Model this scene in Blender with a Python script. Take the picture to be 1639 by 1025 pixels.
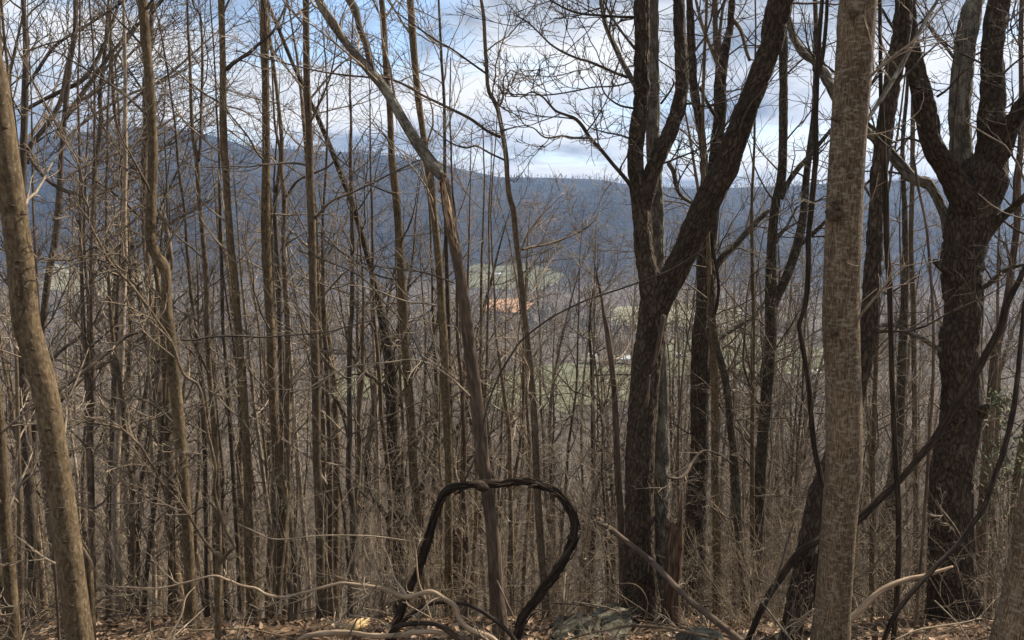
import bpy, math, random
import numpy as np
rng = np.random.default_rng(11); random.seed(5)
R_ = math.radians
for o in list(bpy.data.objects): bpy.data.objects.remove(o)
sc = bpy.context.scene
COL = sc.collection

# ------------------------------------------------------------------ camera
F_PX, PITCH, EYE = 1300.0, R_(6.7), 1.6
cd = bpy.data.cameras.new('camera'); cam = bpy.data.objects.new('camera', cd); COL.objects.link(cam)
cd.sensor_width = 36.0; cd.lens = 36.0 * F_PX / 1639.0
cd.clip_start = 0.05; cd.clip_end = 30000
cam.location = (0, 0, EYE); cam.rotation_euler = (R_(90) - PITCH, 0, 0)
sc.camera = cam

# ------------------------------------------------------------------ sky and sun
SUN_AZ, SUN_EL = R_(58), R_(44)
w = bpy.data.worlds.new('World'); sc.world = w; w.use_nodes = True
nt = w.node_tree; nt.nodes.clear()
def nd(t, kind, **kw):
    n = t.nodes.new(kind)
    for k, v in kw.items():
        if k == 'inp':
            for i, val in v.items(): n.inputs[i].default_value = val
        else: setattr(n, k, v)
    return n
def lk(t, a, b): t.links.new(a, b)
sky = nd(nt, 'ShaderNodeTexSky', sky_type='NISHITA', sun_disc=False, sun_elevation=SUN_EL, sun_rotation=SUN_AZ)
sky.air_density = 1.0; sky.dust_density = 0.6; sky.ozone_density = 2.0
tc = nd(nt, 'ShaderNodeTexCoord')
sep = nd(nt, 'ShaderNodeSeparateXYZ'); lk(nt, tc.outputs['Generated'], sep.inputs[0])
zc = nd(nt, 'ShaderNodeMath', operation='ADD', inp={1: 0.13}); lk(nt, sep.outputs['Z'], zc.inputs[0])
zm = nd(nt, 'ShaderNodeMath', operation='MAXIMUM', inp={1: 0.04}); lk(nt, zc.outputs[0], zm.inputs[0])
dx = nd(nt, 'ShaderNodeMath', operation='DIVIDE'); lk(nt, sep.outputs['X'], dx.inputs[0]); lk(nt, zm.outputs[0], dx.inputs[1])
dy = nd(nt, 'ShaderNodeMath', operation='DIVIDE'); lk(nt, sep.outputs['Y'], dy.inputs[0]); lk(nt, zm.outputs[0], dy.inputs[1])
cmb = nd(nt, 'ShaderNodeCombineXYZ'); lk(nt, dx.outputs[0], cmb.inputs[0]); lk(nt, dy.outputs[0], cmb.inputs[1]); cmb.inputs[2].default_value = 3.7
n1 = nd(nt, 'ShaderNodeTexNoise', inp={'Scale': 1.15, 'Detail': 8.0, 'Roughness': 0.56, 'Distortion': 0.25}); lk(nt, cmb.outputs[0], n1.inputs['Vector'])
r1 = nd(nt, 'ShaderNodeValToRGB'); r1.color_ramp.elements[0].position = 0.33; r1.color_ramp.elements[1].position = 0.47
lk(nt, n1.outputs['Fac'], r1.inputs[0])
off = nd(nt, 'ShaderNodeVectorMath', operation='ADD'); off.inputs[1].default_value = (5.3, 1.7, 0.4); lk(nt, cmb.outputs[0], off.inputs[0])
n2 = nd(nt, 'ShaderNodeTexNoise', inp={'Scale': 0.9, 'Detail': 7.0, 'Roughness': 0.55, 'Distortion': 0.3}); lk(nt, off.outputs[0], n2.inputs['Vector'])
r2 = nd(nt, 'ShaderNodeValToRGB')
e = r2.color_ramp.elements
e[0].position = 0.39; e[0].color = (0.27, 0.315, 0.39, 1)
e[1].position = 0.60; e[1].color = (0.95, 0.94, 0.92, 1)
m_ = e.new(0.48); m_.color = (0.68, 0.71, 0.76, 1)
lk(nt, n2.outputs['Fac'], r2.inputs[0])
cs = nd(nt, 'ShaderNodeVectorMath', operation='SCALE'); cs.inputs['Scale'].default_value = 5.2; lk(nt, r2.outputs['Color'], cs.inputs[0])
mixc = nd(nt, 'ShaderNodeMix', data_type='RGBA'); lk(nt, r1.outputs['Color'], mixc.inputs['Factor'])
lk(nt, sky.outputs[0], mixc.inputs['A']); lk(nt, cs.outputs[0], mixc.inputs['B'])
bg = nd(nt, 'ShaderNodeBackground', inp={'Strength': 0.10}); lk(nt, mixc.outputs['Result'], bg.inputs[0])
wo = nd(nt, 'ShaderNodeOutputWorld'); lk(nt, bg.outputs[0], wo.inputs[0])
sl = bpy.data.lights.new('sun', 'SUN'); sl.energy = 5.0; sl.angle = R_(0.7); sl.color = (1.0, 0.89, 0.73)
so = bpy.data.objects.new('sun', sl); COL.objects.link(so)
so.rotation_euler = (R_(90) - SUN_EL, 0, -SUN_AZ + math.pi)
# a lamp shines along its -Z: tilt it, then turn it so that light arrives from azimuth SUN_AZ (from +Y towards +X)
vs = sc.view_settings; vs.view_transform = 'Standard'; vs.look = 'None'; vs.exposure = 1.1; vs.gamma = 1.0; vs.use_curve_mapping = False
cy = sc.cycles
cy.max_bounces = 3; cy.diffuse_bounces = 1; cy.glossy_bounces = 1; cy.transmission_bounces = 1; cy.volume_bounces = 0; cy.transparent_max_bounces = 4
cy.volume_max_steps = 64; cy.debug_use_spatial_splits = True; cy.use_light_tree = False

# ------------------------------------------------------------------ numpy tools
def _h(ix, iy, iz):
    n = (ix * 374761393 + iy * 668265263 + iz * 2147483647 % 1274126177 + iz * 1274126177) & 0x7fffffff
    n = ((n ^ (n >> 13)) * 1274126177) & 0x7fffffff
    return ((n ^ (n >> 16)) & 0xffff) / 65535.0
def vnoise(x, y, z):
    x, y, z = np.broadcast_arrays(np.asarray(x, float), np.asarray(y, float), np.asarray(z, float))
    xi = np.floor(x).astype(np.int64); yi = np.floor(y).astype(np.int64); zi = np.floor(z).astype(np.int64)
    fx, fy, fz = x - xi, y - yi, z - zi
    fx = fx * fx * (3 - 2 * fx); fy = fy * fy * (3 - 2 * fy); fz = fz * fz * (3 - 2 * fz)
    o = 0
    for a in (0, 1):
        wx = fx if a else 1 - fx
        for b in (0, 1):
            wy = fy if b else 1 - fy
            for c in (0, 1):
                wz = fz if c else 1 - fz
                o = o + wx * wy * wz * _h(xi + a, yi + b, zi + c)
    return o
def fbm(x, y, z=0.0, oc=4):
    o, a, s = 0, 0.5, 1.0
    for i in range(oc):
        o = o + a * vnoise(x * s + 17.3 * i, y * s - 9.1 * i, np.asarray(z) * s + 3.3 * i); a *= 0.5; s *= 2.03
    return o
def unit(v): return v / np.maximum(np.linalg.norm(v, axis=-1, keepdims=True), 1e-9)

def mesh_from(name, V, quads=None, tris=None, bk=None, smooth=True):
    me = bpy.data.meshes.new(name)
    V = np.asarray(V, np.float32).reshape(-1, 3)
    q = np.zeros((0, 4), np.int32) if quads is None or len(quads) == 0 else np.asarray(quads, np.int32)
    t = np.zeros((0, 3), np.int32) if tris is None or len(tris) == 0 else np.asarray(tris, np.int32)
    me.vertices.add(len(V)); me.vertices.foreach_set('co', V.ravel())
    me.loops.add(q.size + t.size); me.loops.foreach_set('vertex_index', np.concatenate([q.ravel(), t.ravel()]).astype(np.int32))
    me.polygons.add(len(q) + len(t))
    st = np.concatenate([np.arange(len(q)) * 4, q.size + np.arange(len(t)) * 3]).astype(np.int32)
    me.polygons.foreach_set('loop_start', st)
    try: me.polygons.foreach_set('loop_total', np.concatenate([np.full(len(q), 4), np.full(len(t), 3)]).astype(np.int32))
    except Exception: pass
    me.polygons.foreach_set('use_smooth', np.full(len(q) + len(t), smooth, dtype=bool))
    me.update(calc_edges=True)
    if bk is not None:
        at = me.attributes.new('bk', 'FLOAT_VECTOR', 'POINT'); at.data.foreach_set('vector', np.asarray(bk, np.float32).ravel())
    return me

class MB:
    """collects geometry for one mesh"""
    def __init__(s): s.V, s.Q, s.T, s.B, s.n = [], [], [], [], 0
    def add(s, V, Q=None, T=None, B=None):
        V = np.asarray(V, float).reshape(-1, 3)
        if Q is not None and len(Q): s.Q.append(np.asarray(Q) + s.n)
        if T is not None and len(T): s.T.append(np.asarray(T) + s.n)
        s.V.append(V); s.B.append(V if B is None else np.asarray(B).reshape(-1, 3)); s.n += len(V)
    def mesh(s, name, origin=(0, 0, 0), smooth=True):
        V = np.concatenate(s.V) - np.asarray(origin)
        return mesh_from(name, V, np.concatenate(s.Q) if s.Q else None, np.concatenate(s.T) if s.T else None, np.concatenate(s.B), smooth)
    def build(s, name, mat, parent=None, origin=(0, 0, 0), smooth=True):
        ob = bpy.data.objects.new(name, s.mesh(name, origin, smooth)); ob.data.materials.append(mat)
        COL.objects.link(ob)
        if parent is not None: ob.parent = parent
        else: ob.location = origin
        return ob

def tubes(mb, P, R, segs):
    """batch of B polylines (B,K,3) with radii (B,K): thin branches"""
    P = np.asarray(P, float); R = np.asarray(R, float); B, K, _ = P.shape
    if B == 0: return
    T = np.empty_like(P); T[:, 1:-1] = P[:, 2:] - P[:, :-2]; T[:, 0] = P[:, 1] - P[:, 0]; T[:, -1] = P[:, -1] - P[:, -2]
    T = unit(T)
    m = unit(P[:, -1] - P[:, 0])
    ref = np.where(np.abs(m[:, 2:3]) > 0.75, np.array([[1.0, 0.13, 0]]), np.array([[0.1, 0, 1.0]]))[:, None, :]
    N = unit(np.cross(T, np.broadcast_to(ref, T.shape))); Bn = np.cross(T, N)
    a = np.arange(segs) * 2 * math.pi / segs
    c, s_ = np.cos(a), np.sin(a)
    V = P[:, :, None, :] + R[:, :, None, None] * (c[None, None, :, None] * N[:, :, None, :] + s_[None, None, :, None] * Bn[:, :, None, :])
    L = np.concatenate([np.zeros((B, 1)), np.cumsum(np.linalg.norm(np.diff(P, axis=1), axis=2), axis=1)], axis=1) + rng.random((B, 1)) * 9
    bk = np.empty(V.shape); bk[..., 0] = c[None, None, :] * R[:, :, None]; bk[..., 1] = s_[None, None, :] * R[:, :, None]; bk[..., 2] = L[:, :, None]
    idx = np.arange(B * K * segs).reshape(B, K, segs)
    i0 = idx[:, :-1, :]; i1 = idx[:, 1:, :]
    Q = np.stack([i0, np.roll(i0, -1, 2), np.roll(i1, -1, 2), i1], axis=-1).reshape(-1, 4)
    mb.add(V, Q, None, bk)

def grow(P, R, n, t0, t1, length, ang, K, up=0.0, wig=0.12, ratio=0.55, rtip=0.003, bias=None, lenfall=0.5, rmax=9, side=None):
    """n children on each of the polylines P (B,K0,3)"""
    B, K0, _ = P.shape
    t = t0 + (t1 - t0) * (np.arange(n)[None, :] + rng.random((B, n))) / n
    f = t * (K0 - 1); i = np.clip(f.astype(int), 0, K0 - 2); f = (f - i)[..., None]
    bi = np.arange(B)[:, None]
    p = P[bi, i] * (1 - f) + P[bi, i + 1] * f
    r = R[bi, i] * (1 - f[..., 0]) + R[bi, i + 1] * f[..., 0]
    T = unit(P[bi, i + 1] - P[bi, i])
    q = unit(rng.normal(size=T.shape)); perp = unit(np.cross(T, q))
    if side is not None: perp = unit(perp + np.asarray(side)); perp = unit(perp - T * (perp * T).sum(-1, keepdims=True))
    a = R_(1) * (ang[0] + ang[1] * rng.normal(size=(B, n, 1)))
    d = T * np.cos(a) + perp * np.sin(a)
    ln = length * (0.65 + 0.7 * rng.random((B, n))) * (1 - lenfall * (t - t0) / max(t1 - t0, 1e-6))
    d = d.reshape(-1, 3); p = p.reshape(-1, 3); ln = ln.reshape(-1); r0 = np.minimum(r.reshape(-1) * ratio, rmax)
    out = np.empty((B * n, K, 3)); out[:, 0] = p
    for k in range(1, K):
        d = d + np.array([0, 0, 1.0]) * up / K + rng.normal(size=d.shape) * wig
        if bias is not None: d = d + np.asarray(bias) / K
        d = unit(d); out[:, k] = out[:, k - 1] + d * (ln / (K - 1))[:, None]
    s = np.linspace(0, 1, K)[None, :]
    rr = np.maximum(r0, rtip * 1.3)[:, None] * (1 - s) + rtip * s
    return out, rr

# ------------------------------------------------------------------ terrain
_pd = np.array([-400, -60, -12, 0, 4, 7.6, 8.6, 12, 25, 60, 100, 200, 400, 800, 1500, 2300, 9000.])
_pz = np.array([6, 1.5, .6, 0, -1.1, -2.3, -2.75, -4.9, -13.0, -31.5, -47, -79, -117, -149, -170, -167, -160.])
_g = np.linspace(math.log(1), math.log(9500), 3000); _gd = np.exp(_g) - 4.0
_gz = np.interp(_gd, _pd, _pz); _k = np.exp(-0.5 * (np.arange(-90, 91) / 20.0) ** 2); _k /= _k.sum()
_gz = np.convolve(np.pad(_gz, 90, mode='edge'), _k, mode='valid')
RX = np.array([-900, -300, 0, 60, 200, 275, 350, 410, 535, 620, 700, 740, 800, 870, 950, 1000, 1100, 1250, 1400, 1639, 2000, 2600.])
RY = np.array([262, 240, 233, 226, 211, 207, 222, 240, 246, 252, 262, 274, 286, 287, 289, 297, 304, 300, 292, 285, 270, 280.])
def height(x, y):
    x = np.asarray(x, float); y = np.asarray(y, float)
    z = np.where(y > -2.9, np.interp(y, _gd, _gz), np.interp(y, _pd, _pz) - (np.interp(-2.9, _pd, _pz) - np.interp(-2.9, _gd, _gz)))
    yy = np.maximum(y, 0)
    z = z + 0.10 * (fbm(x * 0.55, y * 0.55, 0, 3) - 0.45) + 0.35 * (fbm(x * 0.12 + 5, y * 0.12, 0, 3) - 0.45) * np.clip(yy / 12, 0, 1)
    z = z + 24 * (fbm(x / 90., y / 90., 2, 4) - 0.47) * np.clip((yy - 40) / 260, 0, 1) * np.clip((1500 - yy) / 700, 0.12, 1)
    # mountains beyond the valley floor
    D = 3900.0
    px = 819.5 + F_PX * x / np.maximum(yy, 50)
    el = (360.0 - np.interp(px, RX, RY)) / F_PX
    top = el * D + EYE
    s = np.clip((yy - 2250) / (D - 2250), 0, 1); s = s * s * (3 - 2 * s)
    s = 0.75 * s + 0.25 * np.clip((yy - 2250) / (D - 2250), 0, 1)
    spur = (np.abs(fbm(x / 620., y / 900., 7, 4) - 0.47)) * 520
    back = np.clip((yy - D) / 2500, 0, 1)
    z = z + s * (top + 167) * (1 - back) - spur * np.clip(s * 3.2, 0, 1) * (1 - np.clip((s - 0.55) / 0.45, 0, 1))
    # one nearer, lower, darker foothill spur
    hx = (px - 905) / 260.0
    z = z + 150 * np.exp(-hx * hx) * np.exp(-((yy - 2950) / 330.0) ** 2)
    return z
def cam_ray(px, py):
    rx, uy = (px - 819.5) / F_PX, (512.5 - py) / F_PX
    return np.array([rx, math.cos(PITCH) + uy * math.sin(PITCH), -math.sin(PITCH) + uy * math.cos(PITCH)])
EYEV = np.array([0, 0, EYE])
def at(px, py, d):
    r = cam_ray(px, py); return EYEV + r * (d / r[1])
def pxsize(p): return ((p - EYEV) @ np.array([0, math.cos(PITCH), -math.sin(PITCH)])) / F_PX
def on_ground(px, py, dmin=1.5, dmax=6000):
    r = cam_ray(px, py); d = np.exp(np.linspace(math.log(dmin), math.log(dmax), 4000))
    P = EYEV[None] + r[None] * (d / r[1])[:, None]
    b = P[:, 2] - height(P[:, 0], P[:, 1]); k = np.argmax(b < 0)
    return P[k] if b[k] < 0 else P[-1]

# ------------------------------------------------------------------ materials
def mat_base(name):
    m = bpy.data.materials.new(name); m.use_nodes = True; t = m.node_tree
    return m, t, t.nodes['Principled BSDF']
def ramp(t, fac, stops):
    r = nd(t, 'ShaderNodeValToRGB'); e = r.color_ramp.elements
    while len(e) < len(stops): e.new(0.5)
    for el, (p, c) in zip(e, stops): el.position = p; el.color = (*c, 1)
    lk(t, fac, r.inputs[0]); return r.outputs['Color']
def mixcol(t, fac, a, b, mode='MIX'):
    n = nd(t, 'ShaderNodeMix', data_type='RGBA', blend_type=mode)
    for s, v in (('Factor', fac), ('A', a), ('B', b)):
        if isinstance(v, (int, float)): n.inputs[s].default_value = v
        elif isinstance(v, tuple): n.inputs[s].default_value = (*v, 1)
        else: lk(t, v, n.inputs[s])
    return n.outputs['Result']
def bark(name, stops, kx=60, kz=9, bump=0.5, dist=0.01, lichen=None, lich_amt=0.0, patch=None, vary=0.25, voro=False, psc=(40, 40, 40), pth=(0.54, 0.64, 0.6)):
    m, t, b = mat_base(name)
    a = nd(t, 'ShaderNodeAttribute', attribute_name='bk')
    oi = nd(t, 'ShaderNodeObjectInfo')
    mp = nd(t, 'ShaderNodeMapping'); mp.inputs['Scale'].default_value = (kx, kx, kz); lk(t, a.outputs['Vector'], mp.inputs['Vector'])
    if voro:
        ds = nd(t, 'ShaderNodeTexNoise', inp={'Scale': 0.6, 'Detail': 3.0}); lk(t, mp.outputs[0], ds.inputs['Vector'])
        mx = nd(t, 'ShaderNodeVectorMath', operation='SCALE'); mx.inputs['Scale'].default_value = 2.2; lk(t, ds.outputs['Color'], mx.inputs[0])
        ad = nd(t, 'ShaderNodeVectorMath', operation='ADD'); lk(t, mp.outputs[0], ad.inputs[0]); lk(t, mx.outputs[0], ad.inputs[1])
        v = nd(t, 'ShaderNodeTexVoronoi', feature='DISTANCE_TO_EDGE', inp={'Scale': 1.0}); lk(t, ad.outputs[0], v.inputs['Vector'])
        fn = nd(t, 'ShaderNodeTexNoise', inp={'Scale': 2.2, 'Detail': 5.0, 'Roughness': 0.65}); lk(t, mp.outputs[0], fn.inputs['Vector'])
        mm = nd(t, 'ShaderNodeMath', operation='MULTIPLY_ADD', inp={1: 1.6}); lk(t, v.outputs['Distance'], mm.inputs[0])
        m2 = nd(t, 'ShaderNodeMath', operation='MULTIPLY', inp={1: 0.85}); lk(t, fn.outputs['Fac'], m2.inputs[0]); lk(t, m2.outputs[0], mm.inputs[2])
        fac = mm.outputs[0]
    else:
        n = nd(t, 'ShaderNodeTexNoise', inp={'Scale': 1.0, 'Detail': 6.0, 'Roughness': 0.6, 'Distortion': 0.4}); lk(t, mp.outputs[0], n.inputs['Vector']); fac = n.outputs['Fac']
    col = ramp(t, fac, stops)
    big = nd(t, 'ShaderNodeTexNoise', inp={'Scale': 3.1, 'Detail': 4.0, 'Roughness': 0.6})
    mp2 = nd(t, 'ShaderNodeMapping'); mp2.inputs['Scale'].default_value = (2.2, 2.2, 1.0); lk(t, a.outputs['Vector'], mp2.inputs['Vector'])
    av = nd(t, 'ShaderNodeVectorMath', operation='ADD'); lk(t, mp2.outputs[0], av.inputs[0])
    cr = nd(t, 'ShaderNodeCombineXYZ'); mr = nd(t, 'ShaderNodeMath', operation='MULTIPLY', inp={1: 40.0}); lk(t, oi.outputs['Random'], mr.inputs[0]); lk(t, mr.outputs[0], cr.inputs[0])
    lk(t, cr.outputs[0], av.inputs[1]); lk(t, av.outputs[0], big.inputs['Vector'])
    sh = ramp(t, big.outputs['Fac'], [(0.3, (0.62, 0.60, 0.58)), (0.7, (1.28, 1.25, 1.2))])
    col = mixcol(t, 1.0, col, sh, 'MULTIPLY')
    if patch:
        pn = nd(t, 'ShaderNodeTexNoise', inp={'Scale': 1.0, 'Detail': 5.0, 'Roughness': 0.62})
        mp3 = nd(t, 'ShaderNodeMapping'); mp3.inputs['Scale'].default_value = psc; lk(t, a.outputs['Vector'], mp3.inputs['Vector']); lk(t, mp3.outputs[0], pn.inputs['Vector'])
        pf = ramp(t, pn.outputs['Fac'], [(pth[0], (0, 0, 0)), (pth[1], (pth[2],) * 3)]); col = mixcol(t, pf, col, patch)
    if lichen:
        ln = nd(t, 'ShaderNodeTexNoise', inp={'Scale': 1.0, 'Detail': 7.0, 'Roughness': 0.7})
        mp4 = nd(t, 'ShaderNodeMapping'); mp4.inputs['Scale'].default_value = (13, 13, 6); lk(t, a.outputs['Vector'], mp4.inputs['Vector']); lk(t, mp4.outputs[0], ln.inputs['Vector'])
        lf = ramp(t, ln.outputs['Fac'], [(0.66 - lich_amt, (0, 0, 0)), (0.72 - lich_amt, (0.75, 0.75, 0.75))]); col = mixcol(t, lf, col, lichen)
    vr = nd(t, 'ShaderNodeMapRange', inp={'To Min': 1 - vary, 'To Max': 1 + vary}); lk(t, oi.outputs['Random'], vr.inputs[0])
    col = mixcol(t, 1.0, col, vr.outputs[0], 'MULTIPLY')
    lk(t, col, b.inputs['Base Color']); b.inputs['Roughness'].default_value = 0.9; b.inputs['Specular IOR Level'].default_value = 0.25
    bp = nd(t, 'ShaderNodeBump', inp={'Strength': bump, 'Distance': dist}); lk(t, fac, bp.inputs['Height']); lk(t, bp.outputs[0], b.inputs['Normal'])
    return m
M = {}
M['smooth'] = bark('smooth_bark', [(0.34, (0.040, 0.025, 0.014)), (0.47, (0.100, 0.068, 0.040)), (0.56, (0.142, 0.102, 0.064)), (0.66, (0.235, 0.185, 0.128))], 135, 20, 0.8, 0.006,
                   patch=(0.235, 0.198, 0.147), vary=0.04, psc=(26, 26, 55), pth=(0.50, 0.64, 0.8))
M['smooth2'] = bark('grey_smooth_bark', [(0.32, (0.046, 0.031, 0.016)), (0.5, (0.098, 0.070, 0.039)), (0.64, (0.152, 0.114, 0.069))], 55, 22, 0.6, 0.006,
                    patch=(0.23, 0.20, 0.15), vary=0.14, psc=(48, 48, 40), pth=(0.56, 0.70, 0.75))
M['oak'] = bark('dark_oak_bark', [(0.20, (0.006, 0.005, 0.004)), (0.45, (0.034, 0.025, 0.018)), (0.85, (0.094, 0.070, 0.050))], 27, 10.0, 1.0, 0.03,
                voro=True, lichen=(0.115, 0.112, 0.085), lich_amt=0.055, vary=0.08)
M['oakmoss'] = bark('lichened_oak_bark', [(0.20, (0.008, 0.007, 0.005)), (0.45, (0.042, 0.033, 0.023)), (0.85, (0.10, 0.08, 0.058))], 29, 11.0, 1.0, 0.025,
                    voro=True, lichen=(0.135, 0.132, 0.095), lich_amt=0.10, vary=0.08)
M['lichen'] = bark('grey_lichen_bark', [(0.22, (0.030, 0.025, 0.020)), (0.45, (0.085, 0.072, 0.056)), (0.75, (0.145, 0.125, 0.10))], 38, 10, 0.9, 0.02,
                   voro=True, lichen=(0.24, 0.232, 0.18), lich_amt=0.16, vary=0.08)
M['stem'] = bark('brown_stem_bark', [(0.30, (0.046, 0.031, 0.019)), (0.5, (0.102, 0.074, 0.047)), (0.68, (0.170, 0.130, 0.088))], 45, 14, 0.6, 0.006,
                 patch=(0.178, 0.155, 0.119), vary=0.22)
M['darkstem'] = bark('dark_stem_bark', [(0.30, (0.035, 0.026, 0.02)), (0.5, (0.075, 0.058, 0.044)), (0.68, (0.14, 0.11, 0.083))], 45, 10, 0.6, 0.006, vary=0.22)
M['redstem'] = bark('reddish_stem_bark', [(0.30, (0.040, 0.027, 0.020)), (0.5, (0.088, 0.063, 0.046)), (0.68, (0.15, 0.112, 0.083))], 45, 7, 0.6, 0.006, vary=0.1)
M['twig'] = bark('grey_brown_twig', [(0.30, (0.088, 0.070, 0.053)), (0.5, (0.180, 0.146, 0.112)), (0.68, (0.30, 0.25, 0.195))], 30, 10, 0.2, 0.002, vary=0.5)
M['darktwig'] = bark('dark_twig', [(0.30, (0.035, 0.028, 0.022)), (0.5, (0.075, 0.06, 0.047)), (0.68, (0.12, 0.098, 0.078))], 30, 10, 0.2, 0.002, vary=0.2)
M['paletwig'] = bark('pale_twig', [(0.30, (0.130, 0.101, 0.072)), (0.5, (0.216, 0.173, 0.126)), (0.68, (0.302, 0.252, 0.187))], 30, 10, 0.2, 0.002, vary=0.22)
M['vine'] = bark('shaggy_vine_bark', [(0.32, (0.006, 0.0045, 0.0035)), (0.5, (0.026, 0.018, 0.012)), (0.70, (0.10, 0.069, 0.045))], 150, 8, 1.0, 0.010, vary=0.1)
M['palewood'] = bark('bare_weathered_wood', [(0.30, (0.160, 0.116, 0.076)), (0.5, (0.288, 0.216, 0.148)), (0.70, (0.400, 0.320, 0.232))], 120, 7, 0.5, 0.003, vary=0.05)
M['rawwood'] = bark('split_raw_wood', [(0.38, (0.035, 0.023, 0.015)), (0.46, (0.17, 0.112, 0.070)), (0.62, (0.45, 0.335, 0.225))], 90, 9, 0.9, 0.010, vary=0.02)
M['rotwood'] = bark('rotten_wood', [(0.32, (0.022, 0.013, 0.009)), (0.5, (0.088, 0.054, 0.036)), (0.68, (0.21, 0.148, 0.104))], 90, 6, 0.9, 0.010, vary=0.03)
M['yellowwood'] = bark('yellow_rotten_wood', [(0.30, (0.20, 0.13, 0.06)), (0.5, (0.42, 0.31, 0.16)), (0.70, (0.58, 0.46, 0.27))], 90, 8, 0.7, 0.006, vary=0.03)

def ground_material():
    m, t, b = mat_base('forest_ground')
    g = nd(t, 'ShaderNodeNewGeometry'); sp = nd(t, 'ShaderNodeSeparateXYZ'); lk(t, g.outputs['Position'], sp.inputs[0])
    n = nd(t, 'ShaderNodeTexNoise', inp={'Scale': 9.0, 'Detail': 7.0, 'Roughness': 0.7}); lk(t, g.outputs['Position'], n.inputs['Vector'])
    lit = ramp(t, n.outputs['Fac'], [(0.30, (0.035, 0.023, 0.015)), (0.5, (0.085, 0.058, 0.038)), (0.70, (0.16, 0.112, 0.074))])
    n2 = nd(t, 'ShaderNodeTexNoise', inp={'Scale': 0.045, 'Detail': 8.0, 'Roughness': 0.72}); lk(t, g.outputs['Position'], n2.inputs['Vector'])
    wood = ramp(t, n2.outputs['Fac'], [(0.32, (0.035, 0.029, 0.023)), (0.5, (0.080, 0.066, 0.052)), (0.68, (0.135, 0.112, 0.088))])
    far = nd(t, 'ShaderNodeMapRange', inp={'From Min': 25.0, 'From Max': 90.0}); lk(t, sp.outputs['Y'], far.inputs[0])
    c = mixcol(t, far.outputs[0], lit, wood)
    # the wooded mountains: bare hardwoods with darker evergreen patches
    n3 = nd(t, 'ShaderNodeTexNoise', inp={'Scale': 0.006, 'Detail': 10.0, 'Roughness': 0.78}); lk(t, g.outputs['Position'], n3.inputs['Vector'])
    mt = ramp(t, n3.outputs['Fac'], [(0.36, (0.008, 0.012, 0.012)), (0.5, (0.026, 0.026, 0.025)), (0.66, (0.065, 0.058, 0.050))])
    mm = nd(t, 'ShaderNodeMapRange', inp={'From Min': 2150.0, 'From Max': 2500.0}); lk(t, sp.outputs['Y'], mm.inputs[0])
    c = mixcol(t, mm.outputs[0], c, mt)
    lk(t, c, b.inputs['Base Color']); b.inputs['Roughness'].default_value = 0.95; b.inputs['Specular IOR Level'].default_value = 0.1
    bp = nd(t, 'ShaderNodeBump', inp={'Strength': 0.8, 'Distance': 0.03}); lk(t, n.outputs['Fac'], bp.inputs['Height'])
    n4 = nd(t, 'ShaderNodeTexNoise', inp={'Scale': 0.02, 'Detail': 6.0, 'Roughness': 0.7}); lk(t, g.outputs['Position'], n4.inputs['Vector'])
    hh = nd(t, 'ShaderNodeMath', operation='MULTIPLY'); lk(t, n4.outputs['Fac'], hh.inputs[0]); lk(t, mm.outputs[0], hh.inputs[1])
    bp2 = nd(t, 'ShaderNodeBump', inp={'Strength': 1.0, 'Distance': 45.0}); lk(t, hh.outputs[0], bp2.inputs['Height']); lk(t, bp.outputs[0], bp2.inputs['Normal'])
    lk(t, bp2.outputs[0], b.inputs['Normal'])
    return m
M['ground'] = ground_material()
def plain(name, stops, scale, detail=5, rough=0.9, island=False, bump=0):
    m, t, b = mat_base(name); g = nd(t, 'ShaderNodeNewGeometry')
    if island: fac = g.outputs['Random Per Island']
    else:
        n = nd(t, 'ShaderNodeTexNoise', inp={'Scale': scale, 'Detail': detail, 'Roughness': 0.65}); lk(t, g.outputs['Position'], n.inputs['Vector']); fac = n.outputs['Fac']
        if bump:
            bp = nd(t, 'ShaderNodeBump', inp={'Strength': 0.8, 'Distance': bump}); lk(t, fac, bp.inputs['Height']); lk(t, bp.outputs[0], b.inputs['Normal'])
    lk(t, ramp(t, fac, stops), b.inputs['Base Color']); b.inputs['Roughness'].default_value = rough; b.inputs['Specular IOR Level'].default_value = 0.2
    return m
M['leaf'] = plain('dead_leaf', [(0, (0.055, 0.032, 0.018)), (0.35, (0.13, 0.080, 0.047)), (0.75, (0.23, 0.152, 0.095)), (1, (0.40, 0.30, 0.215))], 1, island=True)
M['farwood'] = plain('far_bare_branches', [(0, (0.11, 0.093, 0.075)), (0.5, (0.20, 0.170, 0.138)), (1, (0.35, 0.305, 0.25))], 1, island=True)
M['valleywood'] = plain('valley_bare_crowns', [(0, (0.045, 0.042, 0.036)), (0.5, (0.085, 0.074, 0.062)), (1, (0.14, 0.118, 0.095))], 1, island=True)
M['green'] = plain('pasture_grass', [(0.3, (0.078, 0.083, 0.044)), (0.5, (0.112, 0.116, 0.062)), (0.7, (0.155, 0.15, 0.085))], 0.03)
M['pale'] = plain('dry_pasture', [(0.3, (0.125, 0.117, 0.07)), (0.5, (0.17, 0.155, 0.095)), (0.7, (0.22, 0.195, 0.125))], 0.03)
M['clay'] = plain('bare_clay', [(0.3, (0.24, 0.125, 0.065)), (0.5, (0.33, 0.19, 0.105)), (0.7, (0.42, 0.27, 0.17))], 0.05)
M['gravel'] = plain('gravel_track', [(0.3, (0.09, 0.078, 0.062)), (0.7, (0.15, 0.13, 0.105))], 0.2)
M['rock'] = plain('mossy_rock', [(0.32, (0.012, 0.010, 0.008)), (0.45, (0.050, 0.044, 0.031)), (0.56, (0.105, 0.096, 0.068)), (0.70, (0.21, 0.20, 0.155))], 9.0, 9, bump=0.02)
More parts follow.
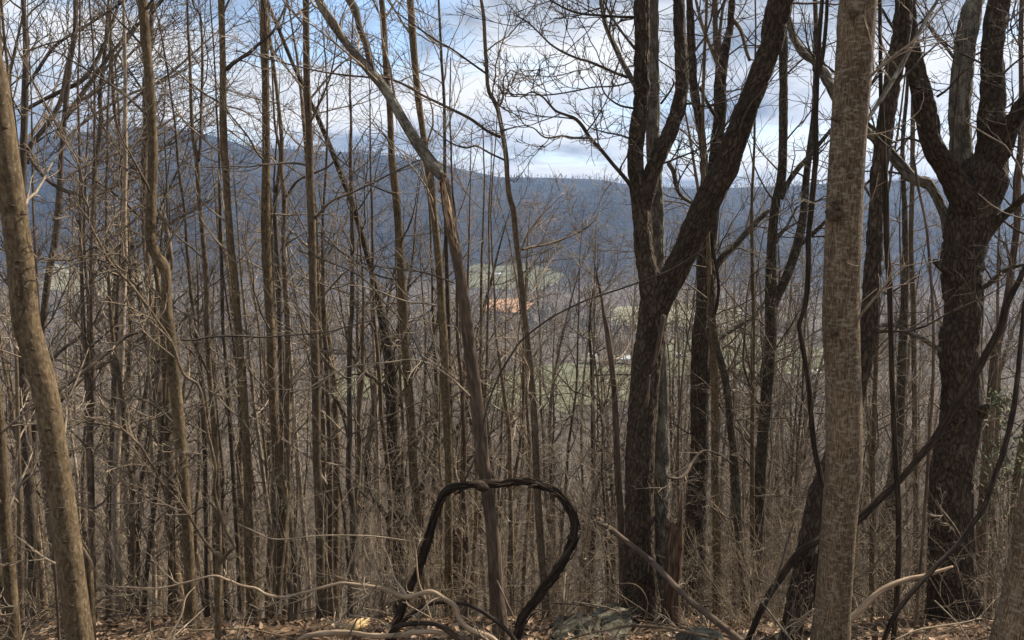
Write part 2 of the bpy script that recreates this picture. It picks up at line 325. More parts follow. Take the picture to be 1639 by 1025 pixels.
M['evergreen'] = plain('evergreen_leaf', [(0, (0.045, 0.058, 0.026)), (0.6, (0.085, 0.10, 0.048)), (1, (0.15, 0.16, 0.085))], 1, island=True, rough=0.85)
M['whitewall'] = plain('white_wall', [(0.3, (0.62, 0.62, 0.60)), (0.7, (0.80, 0.80, 0.78))], 0.5)
M['metalroof'] = plain('pale_metal_roof', [(0.3, (0.42, 0.43, 0.45)), (0.7, (0.58, 0.58, 0.58))], 0.4, rough=0.5)
M['darkopening'] = plain('dark_opening', [(0.3, (0.02, 0.02, 0.022)), (0.7, (0.04, 0.04, 0.045))], 1.0)
M['knot'] = plain('dark_knot', [(0.3, (0.030, 0.021, 0.014)), (0.5, (0.064, 0.044, 0.028)), (0.7, (0.125, 0.092, 0.06))], 60, bump=0.004)

# ------------------------------------------------------------------ object helpers
def tag(o, label=None, cat=None, group=None, kind=None):
    if label: o['label'] = label
    if cat: o['category'] = cat
    if group: o['group'] = group
    if kind: o['kind'] = kind
    return o
def empty(name, loc):
    o = bpy.data.objects.new(name, None); COL.objects.link(o); o.location = loc; o.empty_display_size = 0.2; return o

# ------------------------------------------------------------------ the ground sheet
ys = np.concatenate([np.linspace(-390, -4, 30), np.linspace(-3, 16, 96), np.exp(np.linspace(math.log(16.3), math.log(2200), 150)), np.linspace(2230, 4100, 90), np.linspace(4160, 4800, 10)])
ss = np.linspace(-1, 1, 281); ss = np.sign(ss) * (0.55 * np.abs(ss) + 0.45 * np.abs(ss) ** 3) * 1.7
Yg, Sg = np.meshgrid(ys, ss, indexing='ij'); Xg = Sg * (np.abs(Yg) + 30.0)
Zg = height(Xg, Yg)
idx = np.arange(Yg.size).reshape(Yg.shape)
Qg = np.stack([idx[:-1, :-1], idx[:-1, 1:], idx[1:, 1:], idx[1:, :-1]], -1).reshape(-1, 4)
gm = mesh_from('ground', np.stack([Xg, Yg, Zg], -1), Qg)
go = bpy.data.objects.new('ground', gm); gm.materials.append(M['ground']); COL.objects.link(go); tag(go, kind='structure')

def sheet(name, poly_px, mat, lift, nu=14, rough=0.12):
    """a field: an outline seen in the valley, laid on the terrain"""
    pts = [on_ground(x, y, 60, 2600)[:2] for x, y in poly_px]
    pts = np.array(pts); c = pts.mean(0)
    ang = np.linspace(0, 1, 72, endpoint=False) * len(pts); i = ang.astype(int); f = (ang - i)[:, None]
    ring = pts[i] * (1 - f) + pts[(i + 1) % len(pts)] * f
    ring = c + (ring - c) * (1 + rough * (rng.random((72, 1)) - 0.5))
    V = []
    for k in range(nu + 1):
        q = c + (ring - c) * (k / nu); V.append(np.column_stack([q, height(q[:, 0], q[:, 1]) + lift]))
    V = np.concatenate(V); id2 = np.arange(len(V)).reshape(nu + 1, 72)
    Q = np.stack([id2[:-1], id2[1:], np.roll(id2[1:], -1, 1), np.roll(id2[:-1], -1, 1)], -1).reshape(-1, 4)
    o = bpy.data.objects.new(name, mesh_from(name, V, Q)); o.data.materials.append(mat); COL.objects.link(o); tag(o, kind='structure'); return o
FIELDS = [('field', [(770, 655), (780, 606), (860, 586), (1000, 584), (1060, 600), (1030, 640), (900, 662)], 'green'),
          ('field', [(975, 522), (985, 492), (1120, 486), (1190, 496), (1170, 532), (1080, 524)], 'pale'),
          ('field', [(1040, 590), (1060, 548), (1180, 535), (1330, 560), (1330, 600), (1180, 612)], 'green'),
          ('field', [(60, 462), (75, 424), (160, 420), (260, 440), (240, 470), (140, 476)], 'pale'),
          ('field', [(735, 462), (750, 424), (850, 422), (905, 440), (860, 466)], 'green'),
          ('field', [(530, 640), (545, 598), (660, 600), (650, 640)], 'green'),
          ('clay_clearing', [(764, 500), (780, 482), (828, 479), (856, 488), (838, 502)], 'clay'),
          ('gravel_yard', [(930, 583), (938, 572), (1010, 571), (1060, 575), (1062, 582), (1010, 586)], 'gravel')]
for k, (nm, pl, mt) in enumerate(FIELDS): sheet(nm, pl, M[mt], 0.8 + 0.25 * k)

# ------------------------------------------------------------------ smooth stems traced at their own depth
def parse(s): return np.array([[float(v) for v in p.split(',')] for p in s.split()])
def catmull(P, n):
    P = np.asarray(P, float); k = len(P)
    if k == 2: t = np.linspace(0, 1, n)[:, None]; return P[0] * (1 - t) + P[1] * t
    Q = np.vstack([2 * P[0] - P[1], P, 2 * P[-1] - P[-2]])
    seg = np.linalg.norm(np.diff(P[:, :2], axis=0), axis=1); cum = np.concatenate([[0], np.cumsum(seg)]); u = np.linspace(0, cum[-1], n)
    i = np.clip(np.searchsorted(cum, u, side='right') - 1, 0, k - 2); t = ((u - cum[i]) / np.maximum(seg[i], 1e-6))[:, None]
    a, b, c, d = Q[i], Q[i + 1], Q[i + 2], Q[i + 3]
    return 0.5 * (2 * b + (c - a) * t + (2 * a - 5 * b + 4 * c - d) * t ** 2 + (3 * b - a - 3 * c + d) * t ** 3)
def world_line(s, d0, d1=None, n=40, bow=0.0):
    """pixel stops (x,y,width) -> points in the place and radii; d0 at the first stop, d1 at the last"""
    A = catmull(parse(s) if isinstance(s, str) else s, n); d1 = d0 if d1 is None else d1
    t = np.linspace(0, 1, n); dd = d0 + (d1 - d0) * t + bow * np.sin(math.pi * t)
    P = np.array([at(a[0], a[1], d) for a, d in zip(A, dd)])
    return P, np.array([max(a[2], 0.5) * 0.5 * pxsize(p) * math.cos(math.atan((a[0] - 819.5) / F_PX)) for a, p in zip(A, P)])
def to_ground(P, R, flare=1.35, sink=0.2):
    d = unit(P[-1] - P[-max(3, len(P) // 6)]); d = unit(d * np.array([0.6, 0.6, 1.0])) if d[2] < -0.3 else unit(d + np.array([0, 0, -1.5]))
    p = P[-1].copy(); st = max(np.linalg.norm(P[-1] - P[-2]), 0.06); out, rr = [], []
    for _ in range(200):
        if p[2] < height(p[0], p[1]) - sink: break
        p = p + d * st; out.append(p.copy()); rr.append(R[-1])
    if not out: return P, R
    out = np.array(out); rr = np.array(rr)
    P = np.vstack([P, out]); R = np.concatenate([R, rr])
    g = P[:, 2] - height(P[:, 0], P[:, 1]); R = R * (1 + (flare - 1) * np.exp(-np.clip(g, 0, 9) / (R * 2.2 + 0.03)))
    return P, R
def go_up(P, R, length, taper=0.35):
    if length <= 0: return P, R
    d = unit(P[0] - P[max(2, len(P) // 8)]); n = max(4, int(length / 0.25)); p = P[0]; out, rr = [], []
    for k in range(1, n + 1):
        d = unit(d + rng.normal(size=3) * 0.03 + np.array([0, 0, 0.02])); p = p + d * length / n; out.append(p); rr.append(R[0] * (1 - (1 - taper) * k / n))
    return np.vstack([np.array(out)[::-1], P]), np.concatenate([np.array(rr)[::-1], R])
def stem(mb, P, R, segs=12, wob=0.06, ridge=None, seed=0.0, cap=True):
    """one bark-covered tube along P, parallel-transport frame; ridge=(depth, across per m, along per m)"""
    K = len(P); T = np.empty_like(P); T[1:-1] = P[2:] - P[:-2]; T[0] = P[1] - P[0]; T[-1] = P[-1] - P[-2]; T = unit(T)
    N = np.empty_like(P); r = np.array([1.0, 0, 0]) if abs(T[0, 0]) < 0.8 else np.array([0, 0, 1.0]); N[0] = unit(np.cross(T[0], np.cross(r, T[0])))
    for k in range(1, K): v = N[k - 1] - T[k] * (N[k - 1] @ T[k]); N[k] = v / np.linalg.norm(v)
    Bn = np.cross(T, N); a = np.arange(segs) * 2 * math.pi / segs; c, s_ = np.cos(a)[None], np.sin(a)[None]
    L = np.concatenate([[0], np.cumsum(np.linalg.norm(np.diff(P, axis=0), axis=1))])[:, None]; Rr = R[:, None] * np.ones((1, segs))
    Rr = Rr * (1 + wob * 2 * (fbm(c * 1.3 + seed, s_ * 1.3, L / np.maximum(R[:, None] * 5, 0.05), 3) - 0.45))
    bk = np.stack([c * R[:, None], s_ * R[:, None], L * np.ones_like(c)], -1)
    if ridge:
        dp, ka, kl = ridge; wv = 0.35 * fbm(bk[..., 0] * ka * .3, bk[..., 1] * ka * .3, bk[..., 2] * kl * .8 + seed, 2)
        n_ = np.abs(vnoise(bk[..., 0] * ka + wv * 4, bk[..., 1] * ka, bk[..., 2] * kl + seed) - 0.5) * 2
        Rr = Rr + dp * (np.clip(n_ * 2.2, 0, 1) - 0.6)
    V = P[:, None, :] + Rr[..., None] * (c[..., None] * N[:, None, :] + s_[..., None] * Bn[:, None, :])
    bk[..., 2] += seed * 3.7
    id2 = np.arange(K * segs).reshape(K, segs)
    Q = np.stack([id2[:-1], id2[1:], np.roll(id2[1:], -1, 1), np.roll(id2[:-1], -1, 1)], -1).reshape(-1, 4)
    V = V.reshape(-1, 3); bk = bk.reshape(-1, 3); T3 = []
    if cap:
        n0 = len(V); V = np.vstack([V, P[:1] + 0.3 * R[0] * -T[:1], P[-1:]]); bk = np.vstack([bk, [[0, 0, L[0, 0]]], [[0, 0, L[-1, 0]]]])
        for j in range(segs): T3.append((n0, j, (j + 1) % segs)); T3.append((n0 + 1, id2[-1, (j + 1) % segs], id2[-1, j]))
    mb.add(V, Q, T3, bk)
_seed = [0.0]
def nseed(): _seed[0] += 1.37; return _seed[0]
def twigs_on(mb, P, R, n, length, t0=0.0, t1=0.8, ang=(55, 14), up=0.5, lev=3, wig=0.16, sub=6, rmax=0.012, bias=None, sub2=3, rt=0.0022):
    """side branches with twigs along a stem (P runs from the top down)"""
    if n <= 0: return
    Pb = P[::-1][None]; Rb = R[::-1][None]; k = max(6, min(60, len(P))); ii = np.linspace(0, len(P) - 1, k).astype(int); Pb, Rb = Pb[:, ii], Rb[:, ii]
    A, a = grow(Pb, Rb, n, 1 - t1, 1 - t0, length, ang, 9, up, wig, 0.45, rt * 1.4, bias, 0.3, rmax); tubes(mb, A, a, 5)
    if lev > 1:
        B_, b = grow(A, a, sub, 0.15, 0.98, length * 0.42, (45, 14), 6, up * 0.6, wig * 1.1, 0.6, rt, bias, 0.45, rmax * .6); tubes(mb, B_, b, 4)
        if lev > 2:
            C_, c = grow(B_, b, sub2, 0.2, 0.98, length * 0.17, (45, 16), 4, up * 0.4, wig, 0.7, rt * 0.8, bias, 0.4, rmax * .4); tubes(mb, C_, c, 3)

def tree(name, label, cat, trunk, d, mat='stem', up=5.0, limbs=(), nb=10, bl=1.3, twmat='twig', segs=14, ridge=None, n=None, d1=None, group=None, rooted=True, wob=0.06, bup=0.5, bt=(0.0, 0.75), lev=3, ang=(52, 14), bias=None, flare=1.3, rmax=0.012):
    P, R = world_line(trunk, d if d1 is None else d1, d, n or 46)
    P, R = go_up(P, R, up)
    if rooted: P, R = to_ground(P, R, flare)
    base = P[-1].copy(); base[2] = height(base[0], base[1])
    root = empty(name, base); tag(root, label, cat, group)
    mb = MB(); stem(mb, P, R, segs, wob, ridge, nseed()); mb.build('trunk', M[mat], root, base)
    tw = MB(); twigs_on(tw, P, R, nb, bl, bt[0], bt[1], ang, bup, lev, bias=bias, rmax=rmax)
    for lb in limbs:
        ls, l0, l1 = lb[0], lb[1], lb[2]; lm = lb[3] if len(lb) > 3 and lb[3] else mat; lup = lb[4] if len(lb) > 4 else 0; ln = lb[5] if len(lb) > 5 else 4; ll = lb[6] if len(lb) > 6 else bl
        Lp, Lr = world_line(ls, l0, l1, max(10, int(len(parse(ls)) * 7)))   # from the joint outwards
        Lp, Lr = Lp[::-1], Lr[::-1]
        Lp, Lr = go_up(Lp, Lr, lup)
        m2 = MB(); big = Lr.mean() > 0.045; stem(m2, Lp, Lr, 24 if big else 8, wob, (ridge if big else None), nseed()); m2.build('limb', M[lm], root, base)
        twigs_on(tw, Lp, Lr, ln, ll, 0.0, 0.85, (48, 14), bup, lev, bias=bias, rmax=rmax)
    if tw.n: tw.build('crown', M[twmat], root, base)
    return root
def single(name, label, cat, line, d0, d1, mat, segs=8, n=40, group=None, bow=0.0, ground=False, wob=0.1, ridge=None, nb=0, bl=0.5, up=0, strands=1, twist=0):
    P, R = world_line(line, d0, d1, n, bow)
    if up: P, R = go_up(P, R, up)
    if ground: P, R = to_ground(P, R, 1.1, 0.1)
    org = P[-1].copy(); mb = MB()
    if strands == 1: stem(mb, P, R, segs, wob, ridge, nseed())
    o = mb.build(name, M[mat], None, org) if strands == 1 else empty(name, org)
    tag(o, label, cat, group)
    if strands > 1:
        T = unit(np.gradient(P, axis=0)); N = unit(np.cross(T, np.array([0.0, 1.0, 0.15]))); B_ = np.cross(T, N)
        L = np.concatenate([[0], np.cumsum(np.linalg.norm(np.diff(P, axis=0), axis=1))])
        for k in range(strands):
            ph = L * twist + k * 2 * math.pi / strands + 0.6 * np.sin(L * 3 + k)
            off = (N * np.cos(ph)[:, None] + B_ * np.sin(ph)[:, None]) * (R * (0.45 + 0.12 * k))[:, None]
            m2 = MB(); stem(m2, P + off, R * (0.72 - 0.10 * k), segs, 0.28, ridge, nseed()); m2.build('strand', M[mat], o, org)
    if nb:
        tw = MB(); twigs_on(tw, P, R, nb, bl, 0.02, 0.95, (50, 15), 0.3, 2); tw.build('twigs', M['twig' if mat != 'palewood' else 'paletwig'], o, org)['kind'] = 'stuff'
    return o
def knot(root, trunk, px, py, d, rx, rz, ring=True):
    """a healed branch scar following the curve of a trunk"""
    T_ = parse(trunk); xc = np.interp(py, T_[:, 1], T_[:, 0]); rw = np.interp(py, T_[:, 1], T_[:, 2]) / 2; s = d / F_PX; mb = MB(); u = np.linspace(0, 2 * math.pi, 21)[:-1]
    prof = [(1.0, .006), (0.85, -.003), (0.62, -.006), (0.45, -.003), (0.25, .001), (0.02, .002)] if ring else [(1.0, .005), (0.8, -.0015), (0.35, -.003), (0.02, -.003)]
    V = []
    for a, h in prof:
        for q in u:
            w_ = 1 + .22 * math.sin(3 * q + px); x = px + math.cos(q) * rx * a * w_; y = py + math.sin(q) * rz * a * w_
            k = min(abs(x - xc) / rw, .97); V.append(at(x, y, d - rw * s * math.sqrt(1 - k * k) + h))
    V = np.array(V) - np.array(root.location)
    i2 = np.arange(len(V)).reshape(len(prof), 20); Q = np.stack([i2[:-1], np.roll(i2[:-1], -1, 1), np.roll(i2[1:], -1, 1), i2[1:]], -1).reshape(-1, 4)
    mb.add(V, Q); mb.build('knot', M['knot'], root)
# ------------------------------------------------------------------ the near trees, each where it stands
T1S = '-40,-10,32 -22,60,36 -6,130,40 10,250,44 30,396,46 41,511,47 50,545,45 75,640,43 94,767,44 112,900,44 128,1025,45'
t1 = tree('leaning_tree', 'smooth pale brown trunk leaning outward at the left edge of the view', 'tree',
     '-40,-10,32 -22,60,36 -6,130,40 10,250,44 30,396,46 41,511,47 50,545,45 75,640,43 94,767,44 112,900,44 128,1025,45', 4.6, 'smooth2', up=3, nb=5, bl=0.9, segs=28, n=70, wob=0.05)
for a in ((72, 688, 8, 4), (24, 471, 8, 5), (97, 815, 7, 3.5), (38, 341, 6, 5), (110, 972, 8, 4), (27, 418, 5, 2.5), (60, 600, 6, 2.5), (88, 724, 5, 2), (118, 930, 6, 2.5), (20, 330, 5, 2), (52, 560, 4, 2), (8, 205, 5, 3), (84, 655, 3, 2), (103, 868, 5, 2)): knot(t1, T1S, *a[:2], 4.6, a[2], a[3], False)
tree('crooked_pole_tree', 'slim trunk with a sharp elbow bend halfway up, ridge behind it', 'tree',
     '228,0,17 233,62,16 239,125,16 243,187,15 245,250,17 244,281,17 242,331,18 241,381,19 248,404,20 261,425,20 266,443,17 266,481,17 269,511,18 270,524,21 277,587,20 285,662,20 291,737,20 296,793,17 301,868,18 304,943,18 304,1018,19', 7.0, 'smooth2', up=5, nb=9, bl=1.2, segs=22, n=80,
     limbs=[('262,432,7 272,438,6 276,425,6 270,380,7 262,352,6 252,336,5', 7.05, 7.4, 'stem', 0, 2, .6)])
tree('slim_poplar_tree', 'slim straight trunk with a branch near the top, right of the elbow-bent trunk', 'tree',
     '354,0,11 356,75,10 357,125,11 357,187,12 359,250,13 361,268,12 364,318,11 369,393,13 375,443,13 380,506,12 382,537,13 387,587,13 392,662,12 396,762,13 398,893,13 402,943,15 412,1020,18', 8.4, 'smooth2', up=5, nb=12, bl=1.4, segs=18, n=64,
     limbs=[('362,112,7 372,103,6.5 386,93,6 400,84,6 414,71,5 436,52,4.5 452,22,4 460,0,3.5', 8.4, 8.9, 'darkstem', 1, 5, 1.0), ('360,170,3 385,176,2.5 410,190,2 440,212,1.6', 8.4, 7.9, 'twig', 0, 3, .5)])
tree('slim_poplar_tree', 'straight brown trunk with a swollen foot, standing beside two thin upright stems', 'tree',
     '422,0,11 424,62,12 425,125,12 426,250,13 426,281,14 425,356,15 427,418,15 432,506,15 434,537,15 436,612,15 441,700,14 447,762,15 453,793,19 451,856,19 445,918,16 443,968,14', 8.8, 'smooth2', up=5, nb=10, bl=1.3, segs=20, n=64)
tree('twin_sapling', 'pair of thin upright stems close together, one dark and one pale', 'tree',
     '428,30,4 432,62,5 442,137,6 451,225,7 450,268,7 455,318,8 454,381,8 456,456,8 459,506,8 460,612,8 461,712,8 461,800,8 456,900,9 455,990,10', 9.4, 'stem', up=3, nb=9, bl=1.2, segs=10, n=50,
     limbs=[('452,940,8 451,850,8 451,712,8 450,612,8 447,506,8 447,456,8 442,381,8 440,331,8 445,290,7 449,245,6 440,200,4 436,120,3', 9.45, 9.7, 'darkstem', 1.5, 6, 1.2), ('458,315,4 475,291,4 497,280,3.5 527,266,3 545,244,2.2', 9.4, 9.0, 'twig', 0, 3, .6)])
tree('dark_pole_tree', 'dark straight pole trunk with a long thin bough curving off to the right', 'tree',
     '490,0,10 490,50,11 491,125,11 494,187,11 496,250,12 496,281,13 499,356,13 500,406,13 502,506,13 504,562,14 506,637,14 507,737,13 510,793,14 513,893,14 514,993,14', 8.2, 'stem', up=5, nb=12, bl=1.4, segs=18, n=60,
     limbs=[('504,350,4.5 530,323,4 560,310,3.6 597,293,3.2 630,276,2.8 672,256,2', 8.2, 8.5, 'stem', 0, 4, .6), ('494,162,4 512,140,3.6 540,108,3 560,92,2.4 600,62,2', 8.2, 8.8, 'darkstem', 0, 4, .6)])
tree('thin_dark_tree', 'thin dark stem just right of the dark pole trunk', 'tree',
     '516,380,5 519,512,7 521,550,8 524,612,8 527,700,8 528,762,9 529,793,9 529,900,9 531,993,10', 9.6, 'darkstem', up=2.5, nb=12, bl=1.1, segs=10)
tree('thin_pale_tree', 'thin pale stem squeezed between the dark pole trunk and a thin dark stem', 'tree',
     '508,420,4 512,520,5.5 515,587,6.5 517,680,7 519,762,7 520,860,8 521,990,8', 10.4, 'smooth2', up=2.5, nb=8, bl=1.0, segs=10)
tree('forked_dark_tree', 'dark mid-slope stem with a gnarled bough hooking up on its left', 'tree',
     '560,150,3.5 562,200,4.5 561,256,6 563,331,6.5 564,406,7 563,506,7 560,537,8 559,637,8 560,687,9 558,762,10 562,795,11 565,818,11 565,880,11 562,943,11 561,990,11', 9.0, 'darkstem', up=2, nb=16, bl=1.3, segs=12, n=60,
     limbs=[('559,700,7 552,672,7 545,650,7.5 536,636,7 530,628,4', 9.0, 9.3, 'oakmoss', 0, 2, .5), ('568,820,6 572,780,6 576,737,7 575,662,7 580,612,6.5 581,537,6 582,480,5 580,430,4', 9.0, 9.5, 'stem', 1, 6, .9)])
tree('ivied_tree', 'rough dark trunk with mossy boughs standing deep in the thicket left of the looped vine', 'tree',
     '604,470,10 612,506,16 619,540,18 625,590,20 628,640,21 630,700,21 634,760,22 636,843,22 640,930,22 642,993,23', 11.5, 'oakmoss', up=5, nb=26, bl=1.7, segs=20, ridge=(0.014, 30, 8), n=60, twmat='darktwig',
     limbs=[('618,628,8 604,610,7.5 590,601,7 578,590,6 566,574,5 556,540,4.5 548,500,4', 11.5, 12.2, None, 1.5, 6, 1.2), ('636,650,9 650,622,8 668,590,8 690,560,7 700,520,6 704,480,5', 11.5, 12.4, None, 2, 6, 1.2), ('630,860,8 618,826,8 600,800,7 590,775,6 585,740,4', 11.5, 11.0, None, 0, 4, .8), ('644,880,9 656,840,9 668,800,8 680,765,8 697,715,7 728,690,6 760,640,5', 11.5, 12.5, None, 1, 6, 1.0), ('622,560,7 636,530,6 650,480,5 660,420,4', 11.5, 12, None, 1.5, 5, 1.2)])
tree('slim_poplar_tree', 'slim straight brown trunk passing behind the broken leaning top', 'tree',
     '611,0,9 614,37,10 616,75,10 619,125,10 624,175,10 627,250,11 629,268,13 634,318,12 639,381,13 642,431,14 646,506,15 647,524,14 651,587,14 657,662,14 662,762,14 665,793,15 669,856,15 674,920,16 680,993,17', 9.3, 'smooth2', up=5, nb=14, bl=1.4, segs=18, n=62,
     limbs=[('616,30,4 624,18,3.5 634,2,3', 9.3, 9.5, 'darkstem', 1, 3, .8)])
tree('slim_poplar_tree', 'slim trunk curving behind the fresh break of the snapped tree', 'tree',
     '657,0,11 660,50,12 665,112,11 670,162,11 677,212,10 685,268,12 690,293,12 696,356,11 701,406,12 705,456,12 707,506,13 710,537,14 712,612,15 715,660,14 717,712,13 719,762,13 718,818,13 718,893,13 719,955,14', 8.6, 'smooth2', up=5, nb=12, bl=1.4, segs=18, n=60)
tree('thin_pale_tree', 'thin pale stem close behind the curving trunk and left of it, mid-slope', 'tree',
     '692,480,4 696,560,6 699,640,7 697,720,8 694,800,8 692,900,9', 12.5, 'smooth2', up=4, nb=10, bl=1.2, segs=10)
# the snapped tree: standing lower stem with raw split wood, and the fallen-over top
snag = tree('snapped_tree', 'snapped brown trunk with raw split wood at the break, inside the looped vine', 'tree',
     '711,286,15 713,300,17 714,318,17 721,356,19 730,406,18 737,443,18 746,506,19 749,537,20 759,612,21 767,687,21 776,762,20 782,805,20 790,868,22 795,955,23 800,990,23', 6.6, 'redstem', up=0, nb=0, segs=24, n=60, wob=0.09)
def splinters(root, px, py, d, n, hpx, wpx, mat, spread):
    s = pxsize(at(px, py, d)); mb = MB()
    for k in range(n):
        x0 = px + (random.random() - .5) * spread; y0 = py + random.random() * 6; b = at(x0, y0, d + (random.random() - .5) * 0.05)
        tip = b + np.array([(random.random() - .4) * 4 * s, (random.random() - .5) * .03, hpx * s * (0.3 + random.random())])
        Pm = np.array([b - np.array([0, 0, 6 * s]), b, b * .4 + tip * .6, tip]); wd = wpx * s * (0.6 + random.random() * .8)
        stem(mb, Pm, np.array([wd, wd, wd * .6, wd * .1]), 5, 0.2, None, nseed())
    o = mb.build('splinters', M[mat], root, np.array(root.location)); o['kind'] = 'stuff'; return o
splinters(snag, 709, 287, 6.58, 12, 10, 1.5, 'rotwood', 12)
P, R = world_line('709,292,5 713,318,11 718,345,13 724,372,12 730,394,7 733,408,2', 6.54, 6.54, 22)
mb = MB(); stem(mb, P, R, 10, 0.25, (0.004, 90, 6), nseed()); o = mb.build('split_face', M['rawwood'], snag, np.array(snag.location)); o['label'] = 'raw orange-tan split wood below the break'
for q_ in ((704, 300), (708, 320), (733, 396), (727, 360), (712, 296)): splinters(snag, q_[0], q_[1], 6.53, 3, 14, 1.1, 'rawwood', 5)
tree('broken_tree_top', 'snapped-off tree top leaning up to the left from the break', 'tree top',
     '497,-22,12 510,0,13 522,22,14 540,50,13 560,77,13 582,102,15 595,117,16 610,135,16 625,157,16 642,187,16 660,217,17 682,250,20 696,268,20 707,284,14', 6.6, 'lichen', up=1.5, nb=6, bl=1.0, segs=20, n=60, d1=6.9, rooted=False,
     limbs=[('597,118,10 592,100,10 585,70,10 575,42,10 569,15,11 560,0,11 552,-20,9', 6.75, 6.9, 'darkstem', 1, 2, .8), ('600,120,4 596,105,3 595,94,2', 6.75, 6.7, 'darkstem', 0, 0, .3)])
tree('thin_dark_tree', 'thin dark perfectly straight stem rising behind the break of the snapped tree', 'tree',
     '702,0,3.5 704,37,4 707,100,4.5 711,162,5 712,250,5.5 713,330,6 715,420,7 718,520,7', 11.0, 'darkstem', up=4, nb=30, bl=1.5, segs=10)
tree('wavy_tree', 'wavy thin trunk with a kink, its long bough drooping away to the left', 'tree',
     '770,0,5 774,25,6 776,62,6 779,112,6 782,145,6.5 795,170,7 802,200,7 810,250,8 812,285,8 816,318,9 821,331,9 826,381,9 832,431,9 840,506,9 845,550,9 851,612,10 856,687,11 859,762,11 862,818,12 867,893,12 872,943,12 875,1018,12', 8.0, 'stem', up=4, nb=8, bl=1.1, segs=14, n=70,
     limbs=[('801,220,5 780,210,5 752,190,5 712,170,4.5 675,152,4 655,140,4 625,127,3.5 590,124,3.2 540,119,3 495,111,2.6 435,96,2.2 380,82,1.8', 8.0, 7.0, 'darkstem', 0, 6, .7), ('797,172,4 803,163,3.5 806,146,3 806,126,2.5 818,112,1.6', 8.0, 8.1, 'darkstem', 0, 3, .5),
            ('778,118,3.5 750,98,3.2 722,78,3 700,66,2.8 660,38,2.4 632,18,2', 8.0, 7.5, 'darkstem', 0, 5, .7), ('811,258,3.5 785,246,3 762,234,3 745,237,2.8 720,228,2.4 690,205,2', 8.0, 7.6, 'darkstem', 0, 4, .6), ('836,400,4 850,396,4 880,390,3.6 920,375,3.2 945,360,2.8 960,340,2', 8.05, 8.8, 'stem', 0, 8, .9)])
# the double oak right of the middle
oak = tree('double_oak_tree', 'large dark ridged oak with a boulder at its foot and a slanting bough', 'tree',
     '1027,-10,25 1027,60,25 1027,150,26 1025,180,26 1019,215,26 1017,250,25 1020,290,27 1026,330,29 1031,400,31 1040,450,36 1048,481,46 1044,512,46 1038,560,46 1032,612,46 1027,687,46 1024,768,46 1024,850,47 1025,930,50 1027,985,58', 7.8, 'oak', up=5, nb=0, segs=72, ridge=(0.014, 26, 8), n=230, twmat='darktwig', flare=1.25,
     limbs=[('1050,500,40 1060,472,42 1075,446,42 1095,406,42 1117,356,44 1140,306,44 1162,268,42 1176,225,40 1190,187,38 1205,150,36 1219,112,36 1233,75,38 1240,37,40 1250,0,42 1258,-40,36', 7.8, 7.2, 'oak', 3, 5, 1.5),
            ('1028,345,22 1042,285,27 1055,250,26 1070,217,25 1082,187,24 1090,150,22 1091,100,21 1088,50,20 1087,0,20 1088,-30,18', 7.78, 8.2, 'oak', 4, 5, 1.4),
            ('1015,308,7 1007,294,7 994,278,6.5 980,262,6 962,240,6 945,222,6 932,202,6 920,190,5.5 905,184,4.5 890,178,4 880,168,3.5 868,155,3 850,148,2.4 832,158,1.8', 7.8, 7.0, 'darkstem', 0, 9, .7),
            ('945,221,4 920,221,3.5 900,218,3.2 880,221,3 868,218,2.6 855,206,2.2 838,198,1.8 826,170,1.4', 7.3, 6.9, 'darktwig', 0, 7, .5),
            ('1018,140,9 1006,118,9.5 994,96,9 985,76,9 975,55,8 968,35,7.5 962,0,7', 7.9, 8.4, 'lichen', 1.5, 8, 1.0),
            ('1004,124,5 985,117,4.6 960,106,4.4 940,98,4.2 925,94,3.8 900,83,3.5 880,70,3 860,50,2.6 842,34,2.2 822,24,1.8', 8.0, 7.2, 'darktwig', 0, 10, .75),
            ('1014,28,5 990,27,4.5 960,25,4.2 930,22,3.8 905,14,3.2 880,0,2.6', 7.9, 7.3, 'darktwig', 0, 8, .7),
            ('1016,78,5 1005,64,4.6 990,44,4.2 975,20,3.8 966,0,3.4', 7.95, 8.4, 'darktwig', 1, 6, .8),
            ('1015,174,3.6 990,168,3.2 968,150,2.6 958,120,2', 7.8, 7.4, 'darktwig', 0, 6, .5),
            ('1008,222,3.6 990,216,3 968,212,2.6 945,205,2', 7.8, 7.4, 'darktwig', 0, 6, .45),
            ('1014,130,2.8 985,138,2.6 950,140,2.4 920,146,2.4 880,152,2.2 840,152,2 800,150,1.6', 7.8, 7.0, 'darktwig', 0, 8, .5),
            ('1058,166,4 1070,150,3.6 1078,135,3 1076,126,2.4', 7.8, 7.5, 'darktwig', 0, 4, .4)])
gb = np.array(oak.location)
P, R = world_line('1044,-10,21 1044,80,21 1045,170,22 1046,250,22 1051,330,22 1052,400,23 1053,450,25 1055,520,25 1056,612,26 1058,700,27 1058,768,28 1058,850,29 1059,930,31 1060,990,34', 8.06, 8.02, 190); P, R = go_up(P, R, 5); P, R = to_ground(P, R, 1.25)
mb = MB(); stem(mb, P, R, 60, 0.05, (0.009, 28, 8), nseed()); o = mb.build('trunk', M['lichen'], oak, gb); o['label'] = 'paler grey lichened second stem behind the dark one'
mb = MB()
for s_ in ('1062,505,9 1056,540,9 1050,570,7 1044,592,3', '1040,600,3 1036,640,6 1034,655,2', '1050,512,4 1057,548,3 1040,580,1'):
    P, R = world_line(s_, 7.62, 7.58, 14); stem(mb, P, R, 6, .25, None, nseed())
mb.build('torn_bark', M['redstem'], oak, gb)
